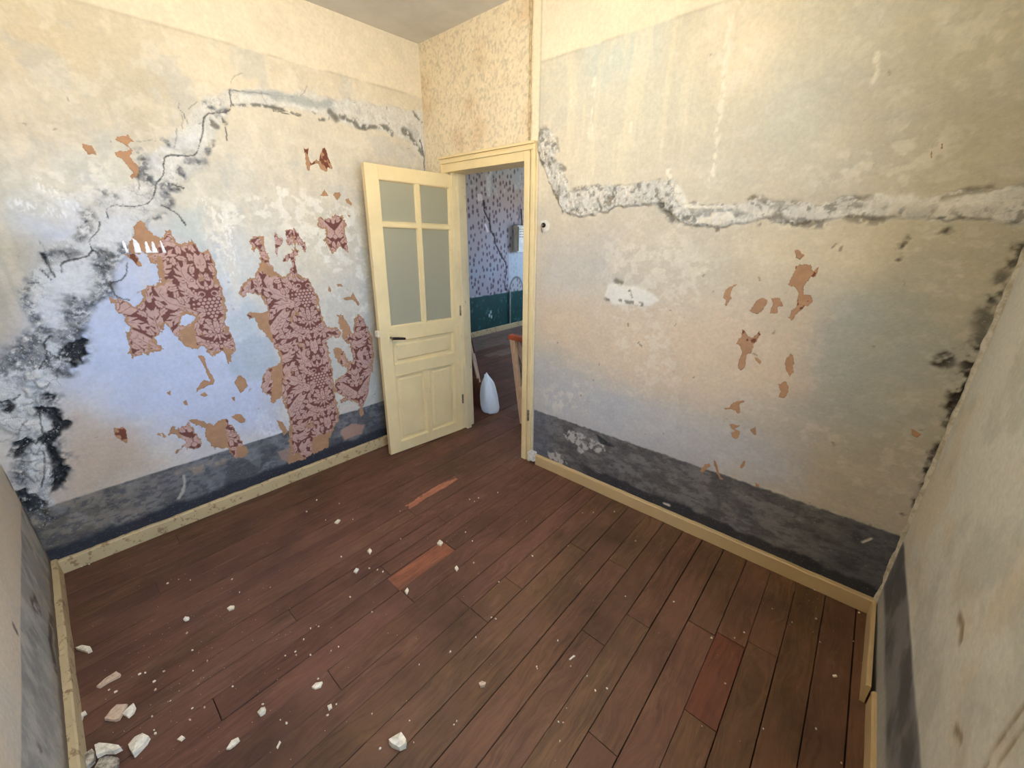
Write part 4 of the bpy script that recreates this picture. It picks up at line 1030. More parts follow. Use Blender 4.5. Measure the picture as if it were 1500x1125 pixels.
remnant(RM, wl, [(276, 616), (290, 613), (303, 618), (312, 622), (322, 614), (332, 612), (338, 620), (345, 630), (353, 642), (359, 650), (365, 660), (364, 667), (357, 669), (345, 672), (340, 665), (332, 655), (325, 658), (316, 657), (310, 653), (305, 645), (298, 630), (288, 622)], WL, seed=22, margin=0.004, tan=[[(270, 605), (330, 605), (334, 650), (340, 672), (300, 670), (290, 630)], [(346, 655), (366, 650), (368, 675), (346, 675)]])
remnant(RM, wl, [(165, 625), (172, 627), (180, 625), (185, 630), (187, 640), (189, 651), (180, 647), (170, 641), (166, 636)], WL, damask_on=False, bits=0.5, seed=23, rag=0.008)
remnant(RM, wl, [(526, 596), (532, 598), (533, 606), (528, 612), (526, 604)], WL, seed=24, **SM)
# strips of white paper left from a label
for q in ([(177, 354), (181, 351), (190, 371), (184, 371)], [(192, 347), (196, 350), (200, 352), (204, 357), (208, 371), (197, 371)], [(211, 353), (215, 353), (221, 366), (225, 371), (213, 371)], [(221, 353), (225, 354), (233, 371), (222, 371)], [(233, 352), (236, 352), (245, 371), (238, 371)]):
    remnant('torn_white_strip', wl, q, WL, plain=(246, 246, 248), rag=0.001, seed=31, thick=0.007)
# back wall remnants
for q, bt in (([(1056, 420), (1063, 423), (1070, 419), (1080, 416), (1074, 422), (1071, 427), (1072, 437), (1069, 440), (1066, 447), (1063, 450), (1061, 445), (1063, 440), (1059, 437), (1062, 425)], 0),
          ([(1095, 455), (1100, 452), (1106, 441), (1112, 437), (1118, 435), (1124, 439), (1122, 448), (1116, 455), (1111, 460), (1104, 459)], 0),
          ([(1129, 436), (1135, 436), (1144, 436), (1147, 443), (1147, 449), (1140, 450), (1140, 458), (1135, 460), (1128, 459), (1129, 452), (1132, 447)], 0.25),
          ([(1163, 366), (1170, 365), (1175, 371), (1179, 373), (1172, 382), (1165, 378)], 0),
          ([(1156, 412), (1163, 402), (1165, 390), (1175, 387), (1188, 387), (1193, 395), (1199, 392), (1195, 405), (1188, 407), (1183, 415), (1178, 420), (1178, 430), (1189, 431), (1190, 437), (1192, 443), (1184, 450), (1180, 447), (1172, 455), (1165, 463), (1159, 470), (1155, 465), (1160, 455), (1167, 446), (1166, 438), (1168, 430), (1165, 422), (1155, 416)], 0.36),
          ([(1086, 481), (1092, 484), (1098, 493), (1103, 492), (1113, 485), (1115, 490), (1111, 497), (1105, 505), (1102, 517), (1096, 520), (1093, 530), (1092, 540), (1087, 545), (1081, 540), (1083, 525), (1086, 517), (1083, 506), (1079, 503), (1083, 497), (1088, 493)], 0.38),
          ([(1158, 517), (1163, 520), (1164, 528), (1162, 545), (1157, 555), (1152, 545), (1150, 535), (1152, 525)], 0),
          ([(1140, 563), (1150, 557), (1156, 566), (1156, 573), (1150, 584), (1140, 582), (1142, 573)], 0),
          ([(1060, 597), (1068, 595), (1072, 590), (1080, 586), (1092, 586), (1090, 590), (1084, 592), (1085, 605), (1080, 606), (1077, 601), (1073, 599), (1063, 601)], 0),
          ([(1069, 622), (1074, 620), (1080, 622), (1086, 620), (1085, 625), (1078, 628), (1084, 632), (1082, 640), (1078, 644), (1072, 640), (1069, 633), (1075, 631), (1070, 626)], 0.2),
          ([(1098, 630), (1107, 624), (1109, 632), (1107, 639), (1103, 635)], 0), ([(1028, 685), (1033, 680), (1039, 678), (1041, 683), (1036, 686), (1030, 693), (1026, 690)], 0),
          ([(1044, 671), (1048, 675), (1054, 690), (1056, 698), (1061, 702), (1054, 704), (1051, 697), (1047, 686)], 0), ([(1088, 675), (1092, 674), (1091, 682), (1087, 686), (1084, 685)], 0),
          ([(1106, 706), (1112, 709), (1113, 714), (1107, 712)], 0), ([(1335, 627), (1345, 633), (1352, 636), (1343, 642), (1336, 638)], 0), ([(1105, 522), (1112, 524), (1116, 530), (1113, 534), (1106, 528)], 0),
          ([(1363, 219), (1367, 221), (1366, 232), (1362, 234)], 0), ([(1379, 208), (1382, 210), (1381, 218), (1377, 219)], 0)):
    remnant(RM, wr, q, WR, damask_on=False, bits=bt * .8, rag=0.009, seed=int(q[0][0]) + 7)

# ---------------------------------------------------------------- plaster fillet in the near corner
def corner_fillet():
    v = []; f = []; n_ = 150
    for i in range(n_ + 1):
        z = 0.06 + (H_ROOM - 0.06) * i / n_
        r = 0.017 + 0.008 * mnoise.noise((z * 9, 1, 0)) + 0.006 * mnoise.noise((z * 26, 4, 0))
        r = max(r, 0.006)
        cx, cy = 0.3503 + 0.0043 * (H_ROOM - z) * 0, 2.074
        for k in range(5):
            a_ = math.pi + math.pi / 2 * k / 4
            rr = r * (1 + 0.15 * mnoise.noise((z * 30, k * 2, 9)))
            v.append((cx + 0.004 + math.cos(a_) * rr * 0.9, cy + 0.004 - (-math.sin(a_)) * rr, z))
        v.append((cx + 0.02, cy + 0.02, z))
    for i in range(n_):
        for k in range(6):
            a_ = i * 6 + k; b_ = i * 6 + (k + 1) % 6
            f.append((a_, b_, b_ + 6, a_ + 6))
    o = mesh_obj('trim_2', v, f, plain_mat('corner_plaster', (206, 198, 178), (168, 156, 130), 26, 0.8, 0.6), None, True)
    tag(o, kind='structure')
corner_fillet()

# ---------------------------------------------------------------- door frame
fr = empty('trim_1', (-2.035, 2.074, 0)); tag(fr, kind='structure')
def part(mb, name, mat, parent, bevel=0.002):
    o = mb.obj(name, mat, None, bevel)
    o.parent = parent; o.matrix_parent_inverse = Matrix.Translation(-Vector(parent.location))
    return o
# right post: jamb face, stepped casing
part(MB().box(-1.700, -1.659, 2.052, 2.225, 0.0, 2.055), 'jamb_post', M_CREAM, fr)
part(MB().box(-1.653, -1.640, 2.056, 2.10, 0.0, 2.075).box(-1.640, -1.618, 2.050, 2.10, 0.0, 2.092), 'casing_strip', M_CREAM, fr)
part(MB().box(-1.715, -1.700, 2.125, 2.16, 0.0, 2.0), 'door_stop', M_JAMB, fr)
part(MB().box(-2.43, -2.395, 2.090, 2.225, 0.0, 2.055), 'jamb_post', M_JAMB, fr)
part(MB().box(-2.395, -2.362, 2.118, 2.165, 0.0, 2.0), 'door_stop', M_JAMB, fr)
part(MB().box(-2.468, -2.45, 2.050, 2.10, 0.0, 2.092).box(-2.45, -2.43, 2.058, 2.10, 0.0, 2.075), 'casing_strip', M_CREAM, fr)
part(MB().box(-2.43, -1.701, 2.0535, 2.225, 2.003, 2.0555), 'head_rail', M_CREAM, fr)
part(MB().box(-2.46, -1.626, 2.046, 2.10, 2.056, 2.078).box(-2.462, -1.624, 2.052, 2.10, 2.072, 2.086).box(-2.468, -1.618, 2.040, 2.10, 2.086, 2.100), 'head_molding', M_CREAM, fr)
part(MB().box(-1.722, -1.696, 2.10, 2.125, 0.905, 0.995), 'latch_keeper', M_JAMB, fr)
part(MB().tube([(-1.632, 2.046, 0.34), (-1.632, 2.046, 0.42)], 0.008), 'old_hinge_knuckle', M_METAL, fr, 0)

# cable over the door
mb = MB()
mb.tube([(-1.674 + 0.0022 * math.sin(k * 1.7), 2.0655, 2.095 + k * 0.0347) for k in range(21)], 0.006, 8)
o = mb.obj('wall_cable', plain_mat('cable_paint', (198, 178, 136), (150, 132, 96), 30, 0.5, 0.1), smooth=True)
tag(o, 'cream painted cable rising from the door head to the ceiling', 'cable')
# socket block at the start of the baseboard
p = px2uv('R', 783, 663)
sb_ = empty('junction_box', (-1.592, 2.060, 0)); tag(sb_, 'small white junction box at the foot of the door frame', 'junction box')
part(MB().box(-1.618, -1.562, 2.028, 2.072, 0.028, 0.098), 'cover', M_PLASTIC, sb_, 0.004)
mb = MB(); mb.tube([(-1.590, 2.030, 0.060), (-1.590, 2.022, 0.060)], 0.017, 14); part(mb, 'round_cap', M_PLASTIC, sb_, 0.0)
# hook by the door
u_, z_ = px2uv('R', 797, 331); hx = -2.6483 + u_
hk = empty('wall_hook', (hx, 2.07, z_)); tag(hk, 'small curved metal hook in the white plugged hole beside the door frame', 'hook')
mb = MB(); mb.tube([(hx, 2.072, z_ + .004), (hx, 2.050, z_ + .004), (hx + .004, 2.040, z_ - .008), (hx + .008, 2.043, z_ - .026), (hx + .004, 2.052, z_ - .036)], [.006, .005, .004, .0035, .003], 8); part(mb, 'hook_wire', M_METAL, hk, 0)
mb = MB(); mb.tube([(hx, 2.0735, z_ + .004), (hx, 2.064, z_ + .004)], .014, 14); part(mb, 'wall_plug', M_BLACK, hk, 0)

# ---------------------------------------------------------------- door leaf
ang = math.atan2(0.062, 0.680)
leaf = empty('door_1', (-2.462, 1.397, 0)); tag(leaf, kind='structure')
leaf.rotation_euler = (-math.radians(1.35), 0, -ang)
LW, LT = 0.683, 0.036
def lp(mb, name, mat, bevel=0.0015, parent=None):
    o = mb.obj(name, mat, None, bevel); o.parent = parent or leaf; return o
SH = 0.012
def lbox(s0, s1, z0, z1, x0=-LT, x1=0.0): return MB().box(x0, x1, s0 + SH, s1 + SH, z0, z1)
lp(lbox(0, .088, .012, 2.006), 'stile', M_CREAM); lp(lbox(LW - .062, LW, .012, 2.006), 'stile', M_CREAM)
lp(lbox(.088, LW - .062, 1.925, 2.006), 'rail', M_CREAM); lp(lbox(.088, LW - .062, .893, .990), 'rail', M_CREAM)
lp(lbox(.088, LW - .062, .632, .710), 'rail', M_CREAM); lp(lbox(.088, LW - .062, .012, .090), 'rail', M_CREAM)
lp(lbox(.346, .372, .090, .632), 'mullion', M_CREAM)
lp(lbox(.352, .378, .990, 1.925, -LT + .006, -.004), 'glazing_bar', M_CREAM); lp(lbox(.088, .352, 1.650, 1.672, -LT + .006, -.004), 'glazing_bar', M_CREAM); lp(lbox(.378, LW - .062, 1.650, 1.672, -LT + .006, -.004), 'glazing_bar', M_CREAM)
GS = [(.088, .352, .990, 1.650), (.378, LW - .062, .990, 1.650), (.088, .352, 1.672, 1.925), (.378, LW - .062, 1.672, 1.925)]
for g_ in GS: lp(lbox(*g_, -.020, -.016), 'glass_pane', M_GLASS, 0)
def panel(s0, s1, z0, z1):
    s0 += SH; s1 += SH; mb = MB()
    mb.box(-.028, -.019, s0, s1, z0, z1)
    i = .030
    mb.frustum((s0 + i, s1 - i, z0 + i, z1 - i), (s0 + i + .012, s1 - i - .012, z0 + i + .012, z1 - i - .012), -.019, -.008)
    return lp(mb, 'panel', M_CREAM, 0)
def mould(s0, s1, z0, z1, w=.014, d0=-.001, d1=-.019):
    """sloping frame molding from the face of the stiles down to the panel"""
    s0 += SH; s1 += SH
    O = [(s0, z0), (s1, z0), (s1, z1), (s0, z1)]; I = [(s0 + w, z0 + w), (s1 - w, z0 + w), (s1 - w, z1 - w), (s0 + w, z1 - w)]
    k = w * .35; J = [(s0 + k, z0 + k), (s1 - k, z0 + k), (s1 - k, z1 - k), (s0 + k, z1 - k)]
    v = [(d0 + .003, *q) for q in O] + [(d0 + .003, *q) for q in J] + [(d1, *q) for q in I] + [(d1, *q) for q in O]
    f = []
    for a_ in range(4):
        b_ = (a_ + 1) % 4
        f += [(a_, b_, 4 + b_, 4 + a_), (4 + a_, 4 + b_, 8 + b_, 8 + a_), (8 + a_, 8 + b_, 12 + b_, 12 + a_), (12 + a_, 12 + b_, b_, a_)]
    mb = MB(); mb.v = v; mb.f = f
    return lp(mb, 'panel_molding', M_CREAM, 0)
for q_ in ((.088, LW - .062, .710, .893), (.088, .346, .090, .632), (.372, LW - .062, .090, .632)):
    panel(*q_); mould(*q_)
for g_ in GS: mould(*g_, w=.010, d0=-.006, d1=-.016)
# handle, lever and rod
hd_ = lp(MB().tube([(0.0, .077 + SH, .920), (.045, .077 + SH, .920)], .008, 10), 'handle', M_METAL, 0)
mb = MB(); mb.tube([(.045, .070 + SH, .922), (.048, .110 + SH, .917), (.046, .165 + SH, .908)], [.0095, .010, .0085], 12); lp(mb, 'lever', M_BLACK, 0, hd_)
lp(lbox(.062, .092, .88, .955, -.001, .004), 'lock_plate', M_CREAM, .001)
lp(MB().box(-.045, -.002, SH - .014, SH + .002, .93, .975), 'latch_bolt', M_WHITEPL, .003)
for zz in (.30, 1.05, 1.80):
    mb = MB(); mb.tube([(.006, LW + SH + .004, zz - .04), (.006, LW + SH + .004, zz + .04)], .008, 8); lp(mb, 'hinge', M_METAL, 0)

# ---------------------------------------------------------------- room beyond the door
wf = Wall('F', 2.9, 0.0125)
U, V = wf.U, wf.V
wf.C[:] = np.array((168, 162, 168.))
wf.mix(sm(0.45, 0.7, fbm(U, V, 2, 5, 411)) * 0.5, (168, 180, 192))
cell = 0.085
gi = np.floor(U / cell); shift = np.mod(gi, 2) * 0.5; gj = np.floor(V / (cell * 1.15) + shift)
ox = (_h(gi, gj, 5) - 0.5) * 0.65; oy = (_h(gi, gj, 6) - 0.5) * 0.65
dx = (U / cell - gi - 0.5 - ox); dy = (V / (cell * 1.15) + shift - gj - 0.5 - oy)
sz = 0.30 + 0.16 * _h(gi, gj, 8)
spot = (1 - sm(sz * 0.5, sz, np.hypot(dx * 1.25, dy * 0.9))) * (_h(gi, gj, 7) > 0.12)
wash = 1 - sm(1.45, 1.75, U + 0.2 * (fbm(U, V, 2, 3, 412) - .5)) * sm(0.0, 1.0, 3 - V) * 0.65
wf.mix(spot * 0.9 * wash, (84, 68, 80))
wf.mix(sm(0.6, 0.7, fbm(U, V, 12, 4, 413)) * sm(1.9, 2.4, V) * 0.5, (206, 222, 232))
wf.mix(sm(2.0, 2.6, V) * sm(0.4, 0.6, fbm(U * 3, V, 3, 4, 414)) * 0.35, (140, 170, 190))
for c_ in ([(708, 295), (710, 310), (717, 325), (719, 338), (724, 346), (726, 358), (733, 372), (741, 385), (742, 400), (739, 415), (741, 425)],):
    wf.stroke(c_, 1.2, (34, 30, 34), 0.95, 0.4, 0.03, -0.01)
wf.stroke([(719, 250), (716, 262), (716, 285)], 2.4, (206, 214, 220), 0.7, 0.6, 0.03)
wf.stroke([(711, 329), (714, 338)], 1.6, (235, 235, 240), 0.9, 0.5, 0.02)
wf.blob([(699, 284), (706, 284), (707, 294), (700, 295)], (214, 216, 216), 0.01, 0.01, 0.9)
m = sm(5.345 - 4.0, 5.36 - 4.0, U) * (1 - sm(1.28, 1.34, V))
wf.mix(m * 0.8, (190, 202, 204))
m = sm(1.35, 1.36, U) * (1 - sm(0.80, 0.86, V)) * sm(0.6, 0.66, V); dd = np.hypot((U - 1.55) / 0.2, (V - 0.62) / 0.28)
wf.mix((1 - sm(0.85, 0.95, dd)) * 0.8, (176, 172, 172)); wf.mix((1 - sm(0.85, 0.95, dd)) * spot * 0.7, (96, 84, 88)); wf.mix(np.exp(-((dd - 0.95) / 0.06) ** 2) * sm(0.62, 0.66, V) * 0.8, (64, 60, 60))
m = 1 - sm(0.635, 0.655, V + 0.02 * wf.jy)
gd = np.array((16, 62, 58.)) * (0.85 + 0.4 * fbm(U, V, 6, 4, 415))[..., None]
wf.C = wf.C * (1 - m[..., None]) + gd * m[..., None]
wf.mix(m * sm(0.66, 0.72, fbm(U * 1.4, V, 14, 4, 416)) * 0.4, (120, 140, 138))
wf.mix(np.exp(-((V - 0.655) / 0.012) ** 2) * sm(0.5, 0.6, fbm(U, V, 10, 3, 417)) * 0.6, (206, 206, 204))
for q in ((719, 456), (720, 463), (717, 461)): wf.stroke([q, (q[0], q[1] + 2)], 1.1, (210, 216, 210), 0.9, 0.4, 0.01)
wf.D += (fbm(U, V, 3, 3, 418) - .5) * 0.01
wf.build('wall_far', M_WALL_SMOOTH)
baseboard('baseboard_far', (-4.75, 4.0), (-4.75, 6.9), (1, 0), 0.085, 0.022, M_SKIRT, 31, 0.003)
for nm, bx in (('wall_beyond_left', (-4.95, -4.75, 2.0, 4.0, -0.1, 2.95)), ('wall_beyond_side', (0.9, 1.1, 2.2, 7.1, -0.1, 2.95))):
    tag(MB().box(*bx).obj(nm, M_CEIL), kind='structure')
tag(MB().box(-5.0, 1.1, 2.2, 7.1, 2.86, 2.98).obj('ceiling_beyond', M_CEIL), kind='structure')
tag(MB().box(-5.0, -3.9, 6.9, 7.1, -0.1, 2.95).box(-2.4, 1.1, 6.9, 7.1, -0.1, 2.95).box(-3.9, -2.4, 6.9, 7.1, -0.1, 0.9).box(-3.9, -2.4, 6.9, 7.1, 1.9, 2.95).obj('wall_beyond_end', M_CEIL), kind='structure')
# vertical white pipe on the green dado
o = MB().tube([(-4.725, 5.355, .1), (-4.725, 5.355, .66), (-4.73, 5.33, .70)], .011, 8).obj('dado_pipe', M_PLASTIC, smooth=True)
tag(o, 'thin white pipe running up the dark green dado in the next room', 'pipe')
# fuse box
fb = empty('fuse_box', (-4.74, 5.62, 1.36)); tag(fb, 'pale fuse box with a slotted cover high on the wall of the next room', 'fuse box')
part(MB().box(-4.745, -4.66, 5.46, 5.84, 1.31, 1.74), 'back_case', plain_mat('fuse_case', (226, 232, 222), (206, 212, 202), 12, 0.5, 0.1), fb, .004)
part(MB().box(-4.66, -4.63, 5.47, 5.64, 1.33, 1.72), 'cover', plain_mat('fuse_cover', (206, 208, 196), (188, 192, 180), 12, 0.5, 0.1), fb, .004)
for k in range(4): part(MB().box(-4.632, -4.622, 5.49, 5.62, 1.55 + k * .04, 1.565 + k * .04), 'slot', M_METAL, fb, 0)
part(MB().tube([(-4.70, 5.64, 1.74), (-4.73, 5.645, 2.0)], .009, 8), 'conduit', M_BLACK, fb, 0)

# board leaning beside the doorway
bd = empty('leaning_board', (-2.66, 2.56, 0)); tag(bd, 'dark brown wooden board leaning just beyond the doorway, beside the plastic bag', 'board')
def quad_prism(c, thick_vec, name, mat, parent):
    c = [Vector(q) for q in c]; tv = Vector(thick_vec)
    v = [tuple(q) for q in c] + [tuple(q + tv) for q in c]
    f = [(0, 1, 2, 3), (7, 6, 5, 4), (0, 4, 5, 1), (1, 5, 6, 2), (2, 6, 7, 3), (3, 7, 4, 0)]
    mb = MB(); mb.v = v; mb.f = f
    return part(mb, name, mat, parent, 0.001)
quad_prism([(-2.93, 2.50, 0.0), (-2.575, 2.50, 0.0), (-2.625, 2.50, 0.30), (-2.93, 2.50, .30)], (0, .02, 0), 'lower_board', M_DARKWOOD, bd)
quad_prism([(-2.94, 2.522, 0.0), (-2.60, 2.522, 0.0), (-2.63, 2.522, .28), (-2.80, 2.522, 1.02), (-2.94, 2.522, 1.02)], (0, .03, 0), 'back_board', M_DARKWOOD, bd)
quad_prism([(-2.634, 2.505, .26), (-2.618, 2.505, .26), (-2.79, 2.505, .93), (-2.812, 2.505, .93)], (0, .035, 0), 'edge_batten', M_LIGHTWOOD, bd)

# plastic bag
def bag():
    v = []; f = []; nr, ns = 26, 40
    prof = [(0, .0), (.052, .0), (.072, .015), (.078, .05), (.076, .10), (.073, .16), (.064, .22), (.050, .265), (.033, .30), (.016, .325), (.006, .345), (0, .352)]
    zs = np.array([q[1] for q in prof]); rs = np.array([q[0] for q in prof]); s = np.linspace(0, len(prof) - 1, nr)
    for i in range(nr):
        z = float(np.interp(s[i], range(len(prof)), zs)); r = float(np.interp(s[i], range(len(prof)), rs))
        for k in range(ns):
            th = 2 * math.pi * k / ns
            w_ = 1.08 + 0.14 * mnoise.noise((math.cos(th) * 2.2, math.sin(th) * 2.2, z * 9)) + 0.07 * math.sin(th * 5 + z * 14) * (0.3 + z * 2)
            x = math.cos(th) * r * w_ * 1.15; y = math.sin(th) * r * w_ * 0.85
            v.append((x - 0.022 * (z / .35) ** 2, y - 0.012 * (z / .35) ** 2, z * 1.13 + 0.003 * mnoise.noise((th * 3, z * 20, 5)) * (z > 0.02)))
    for i in range(nr - 1):
        for k in range(ns):
            f.append((i * ns + k, i * ns + (k + 1) % ns, (i + 1) * ns + (k + 1) % ns, (i + 1) * ns + k))
    return v, f
bgo = empty('plastic_bag', (-2.465, 2.50, 0.001)); tag(bgo, 'knotted white plastic bag standing on the floor just beyond the doorway', 'bag')
v, f = bag(); o = mesh_obj('bag_body', v, f, M_BAG, bgo, True)
v = []; f = []
mb = MB(); mb.tube([(-.020, -.012, .385), (-.034, -.020, .375), (-.024, -.034, .33), (-.004, -.050, .28)], [.004, .008, .010, .004], 8); o = mb.obj('bag_handle', M_BAG, None, 0, True); o.parent = bgo

# trestle behind the right jamb
tr = empty('trestle', (-2.0, 2.6, 0)); tag(tr, 'wooden trestle with an orange top bar, cut off by the right door post', 'trestle')
part(MB().box(-2.285, -1.42, 2.555, 2.625, .735, .775), 'top_bar', M_ORANGEWOOD, tr, .004)
for x0, x1 in ((-2.235, -2.06), (-1.47, -1.64)):
    quad_prism([(x0 - .03, 2.56, .735), (x0 + .03, 2.56, .735), (x1 + .03, 2.50, .0), (x1 - .03, 2.50, .0)], (0, .022, 0), 'leg', M_LIGHTWOOD, tr)
    quad_prism([(x0 - .03, 2.598, .735), (x0 + .03, 2.598, .735), (x1 + .03, 2.80, .0), (x1 - .03, 2.80, .0)], (0, .022, 0), 'leg', M_LIGHTWOOD, tr)
part(MB().box(-2.12, -1.58, 2.525, 2.545, .30, .34), 'stretcher', M_LIGHTWOOD, tr, .002)

# ---------------------------------------------------------------- debris
def chip_mesh(name, L_, W_, T_, seed, mat, sharp=0.5):
    rr = random.Random(seed); n_ = rr.randint(6, 8); pts = []
    for i in range(n_):
        a_ = 2 * math.pi * i / n_ + rr.uniform(-.25, .25); r_ = rr.uniform(0.75, 1.1)
        pts.append((math.cos(a_) * L_ / 2 * r_, math.sin(a_) * W_ / 2 * r_))
    v = [(x, y, 0) for x, y in pts]; v += [(x * rr.uniform(.8, 1.02), y * rr.uniform(.8, 1.02), T_ * rr.uniform(.7, 1.15)) for x, y in pts]; v.append((L_ * rr.uniform(-.12, .12), W_ * rr.uniform(-.12, .12), T_ * 1.3))
    f = [tuple(reversed(range(n_)))] + [(i, (i + 1) % n_, n_ + (i + 1) % n_, n_ + i) for i in range(n_)] + [(n_ + i, n_ + (i + 1) % n_, 2 * n_) for i in range(n_)]
    me = bpy.data.meshes.new(name); me.from_pydata(v, [], f); me.materials.append(mat); me.update()
    return me
def poly_chip(name, pts, T_, mat, seed, z0=0.0, tilt=0.0):
    """flat fragment whose outline is measured on the floor"""
    rr = random.Random(seed)
    P = np.array([floor_pt(*q, z0)[:2] for q in pts]); c_ = P.mean(0)
    n_ = len(P); D_ = P - c_
    v = [(p[0], p[1], 0) for p in D_] + [(p[0] * .96, p[1] * .96, T_ * rr.uniform(.8, 1.2)) for p in D_] + [(0, 0, T_ * 1.35)]
    f = [tuple(reversed(range(n_)))] + [(i, (i + 1) % n_, n_ + (i + 1) % n_, n_ + i) for i in range(n_)] + [(n_ + i, n_ + (i + 1) % n_, 2 * n_) for i in range(n_)]
    o = mesh_obj(name, v, f, mat); o.location = (c_[0], c_[1], 0.0015 + z0)
    bm = bmesh.new(); bm.from_mesh(o.data); bmesh.ops.recalc_face_normals(bm, faces=bm.faces); bm.to_mesh(o.data); bm.free()
    return o
big = [
    ([(112, 952), (122, 948), (134, 950), (136, 955), (130, 958), (120, 955)], .012, M_WHITEPL, 'curled white plaster flake nearest the left baseboard'),
    ([(142, 1008), (155, 997), (172, 986), (178, 989), (176, 993), (160, 1001), (147, 1009)], .010, M_TANPL, 'long narrow tan plaster sliver on the floor at lower left'),
    ([(154, 1056), (164, 1043), (172, 1034), (188, 1033), (182, 1046), (176, 1056), (170, 1058)], .010, M_TANPL, 'four-sided tan plaster slab touching a white half-round flake'),
    ([(180, 1048), (190, 1038), (197, 1032), (200, 1038), (197, 1046), (189, 1053)], .010, M_WHITEPL, 'half-round white plaster flake beside the tan slab'),
    ([(190, 1096), (200, 1084), (212, 1079), (221, 1083), (216, 1092), (207, 1102), (198, 1111), (193, 1104)], .022, M_WHITEPL, 'thick white plaster lump right of the debris heap at lower left'),
    ([(143, 1100), (150, 1097), (164, 1098), (180, 1101), (183, 1104), (172, 1110), (158, 1110), (146, 1116)], .016, M_WHITEPL, 'jagged white plaster piece on top of the debris heap'),
    ([(116, 1122), (126, 1110), (138, 1101), (142, 1106), (140, 1118), (130, 1128), (118, 1130)], .018, M_GREYPL, 'grey-brown rounded plaster lump by the left baseboard at the bottom edge'),
    ([(140, 1128), (148, 1112), (162, 1110), (175, 1112), (175, 1124), (160, 1134), (144, 1136)], .012, M_GREYPL, 'rough grey plaster chunk under the jagged white piece'),
    ([(109, 1062), (116, 1052), (123, 1051), (121, 1057), (113, 1063)], .008, M_WHITEPL, 'small white flake against the left baseboard'),
    ([(118, 1048), (126, 1043), (128, 1047), (121, 1051)], .008, M_WHITEPL, 'tiny white flake just off the left baseboard'),
    ([(333, 893), (338, 889), (344, 889), (343, 893), (336, 896)], .008, M_WHITEPL, 'oval white crumb in the left half of the floor, right of a similar one'),
    ([(269, 909), (272, 905), (278, 906), (277, 909), (272, 911)], .008, M_WHITEPL, 'oblong white crumb in the left half of the floor, left of a similar one'),
    ([(457, 1009), (463, 1003), (473, 1001), (470, 1008), (462, 1011)], .010, M_WHITEPL, 'pointed white flake in the middle foreground'),
    ([(378, 1047), (384, 1041), (390, 1040), (389, 1046), (382, 1051)], .016, M_WHITEPL, 'small thick white chunk casting a dark shadow, left foreground'),
    ([(332, 1099), (340, 1087), (350, 1082), (352, 1086), (344, 1094), (337, 1099)], .008, M_WHITEPL, 'narrow yellowish white flake near the bottom edge'),
    ([(570, 1091), (578, 1083), (589, 1079), (596, 1088), (595, 1097), (586, 1101), (574, 1096)], .024, M_WHITEPL, 'largest single white plaster chunk at the bottom centre'),
    ([(538, 809), (542, 805), (545, 808), (542, 813)], .010, M_WHITEPL, 'round white crumb left of the orange board'),
    ([(640, 798), (644, 793), (649, 796), (646, 801)], .010, M_WHITEPL, 'white crumb lying on the upper end of the orange board'),
    ([(518, 839), (522, 834), (526, 835), (522, 841)], .009, M_WHITEPL, 'oblong white crumb between the round crumb and the orange board'),
    ([(593, 868), (597, 863), (599, 866), (596, 872)], .009, M_WHITEPL, 'white crumb just below the lower end of the orange board'),
    ([(490, 767), (495, 762), (499, 763), (495, 768)], .007, M_WHITEPL, 'white crumb in mid floor towards the left wall'),
    ([(666, 833), (669, 830), (672, 834), (669, 838)], .007, M_WHITEPL, 'white crumb right of the orange board'),
    ([(701, 1004), (706, 1000), (712, 1002), (710, 1007), (704, 1008)], .012, M_TANPL, 'small pinkish chunk with a dark shadow in the right foreground'),
    ([(480, 1036), (486, 1033), (487, 1038), (482, 1042)], .007, M_WHITEPL, 'white crumb below the pointed flake'),
    ([(833, 967), (840, 961), (843, 962), (835, 968)], .004, M_WHITEPL, 'thin white splinter on the right side of the floor'),
    ([(1219, 990), (1224, 990), (1226, 993), (1221, 993)], .006, M_WHITEPL, 'white crumb near the right baseboard'),
    ([(1262, 972), (1268, 964), (1269, 970), (1264, 973)], .006, M_WHITEPL, 'triangular white flake against the loose right baseboard'),
    ([(260, 1085), (267, 1079), (272, 1082), (266, 1087)], .006, M_WHITEPL, 'small white flake near the bottom left debris'),
    ([(405, 1096), (410, 1086), (412, 1088), (407, 1098)], .004, M_WHITEPL, 'thin upright splinter near the bottom edge'),
]
stackz = {5: 0.018, 2: 0.0}
for i, (pts, T_, mt, lb) in enumerate(big):
    o = poly_chip('plaster_chip', pts, T_, mt, i, 0.0)
    if i == 5: o.location.z += 0.016
    tag(o, lb, 'plaster debris', 'plaster fragments on the floor')
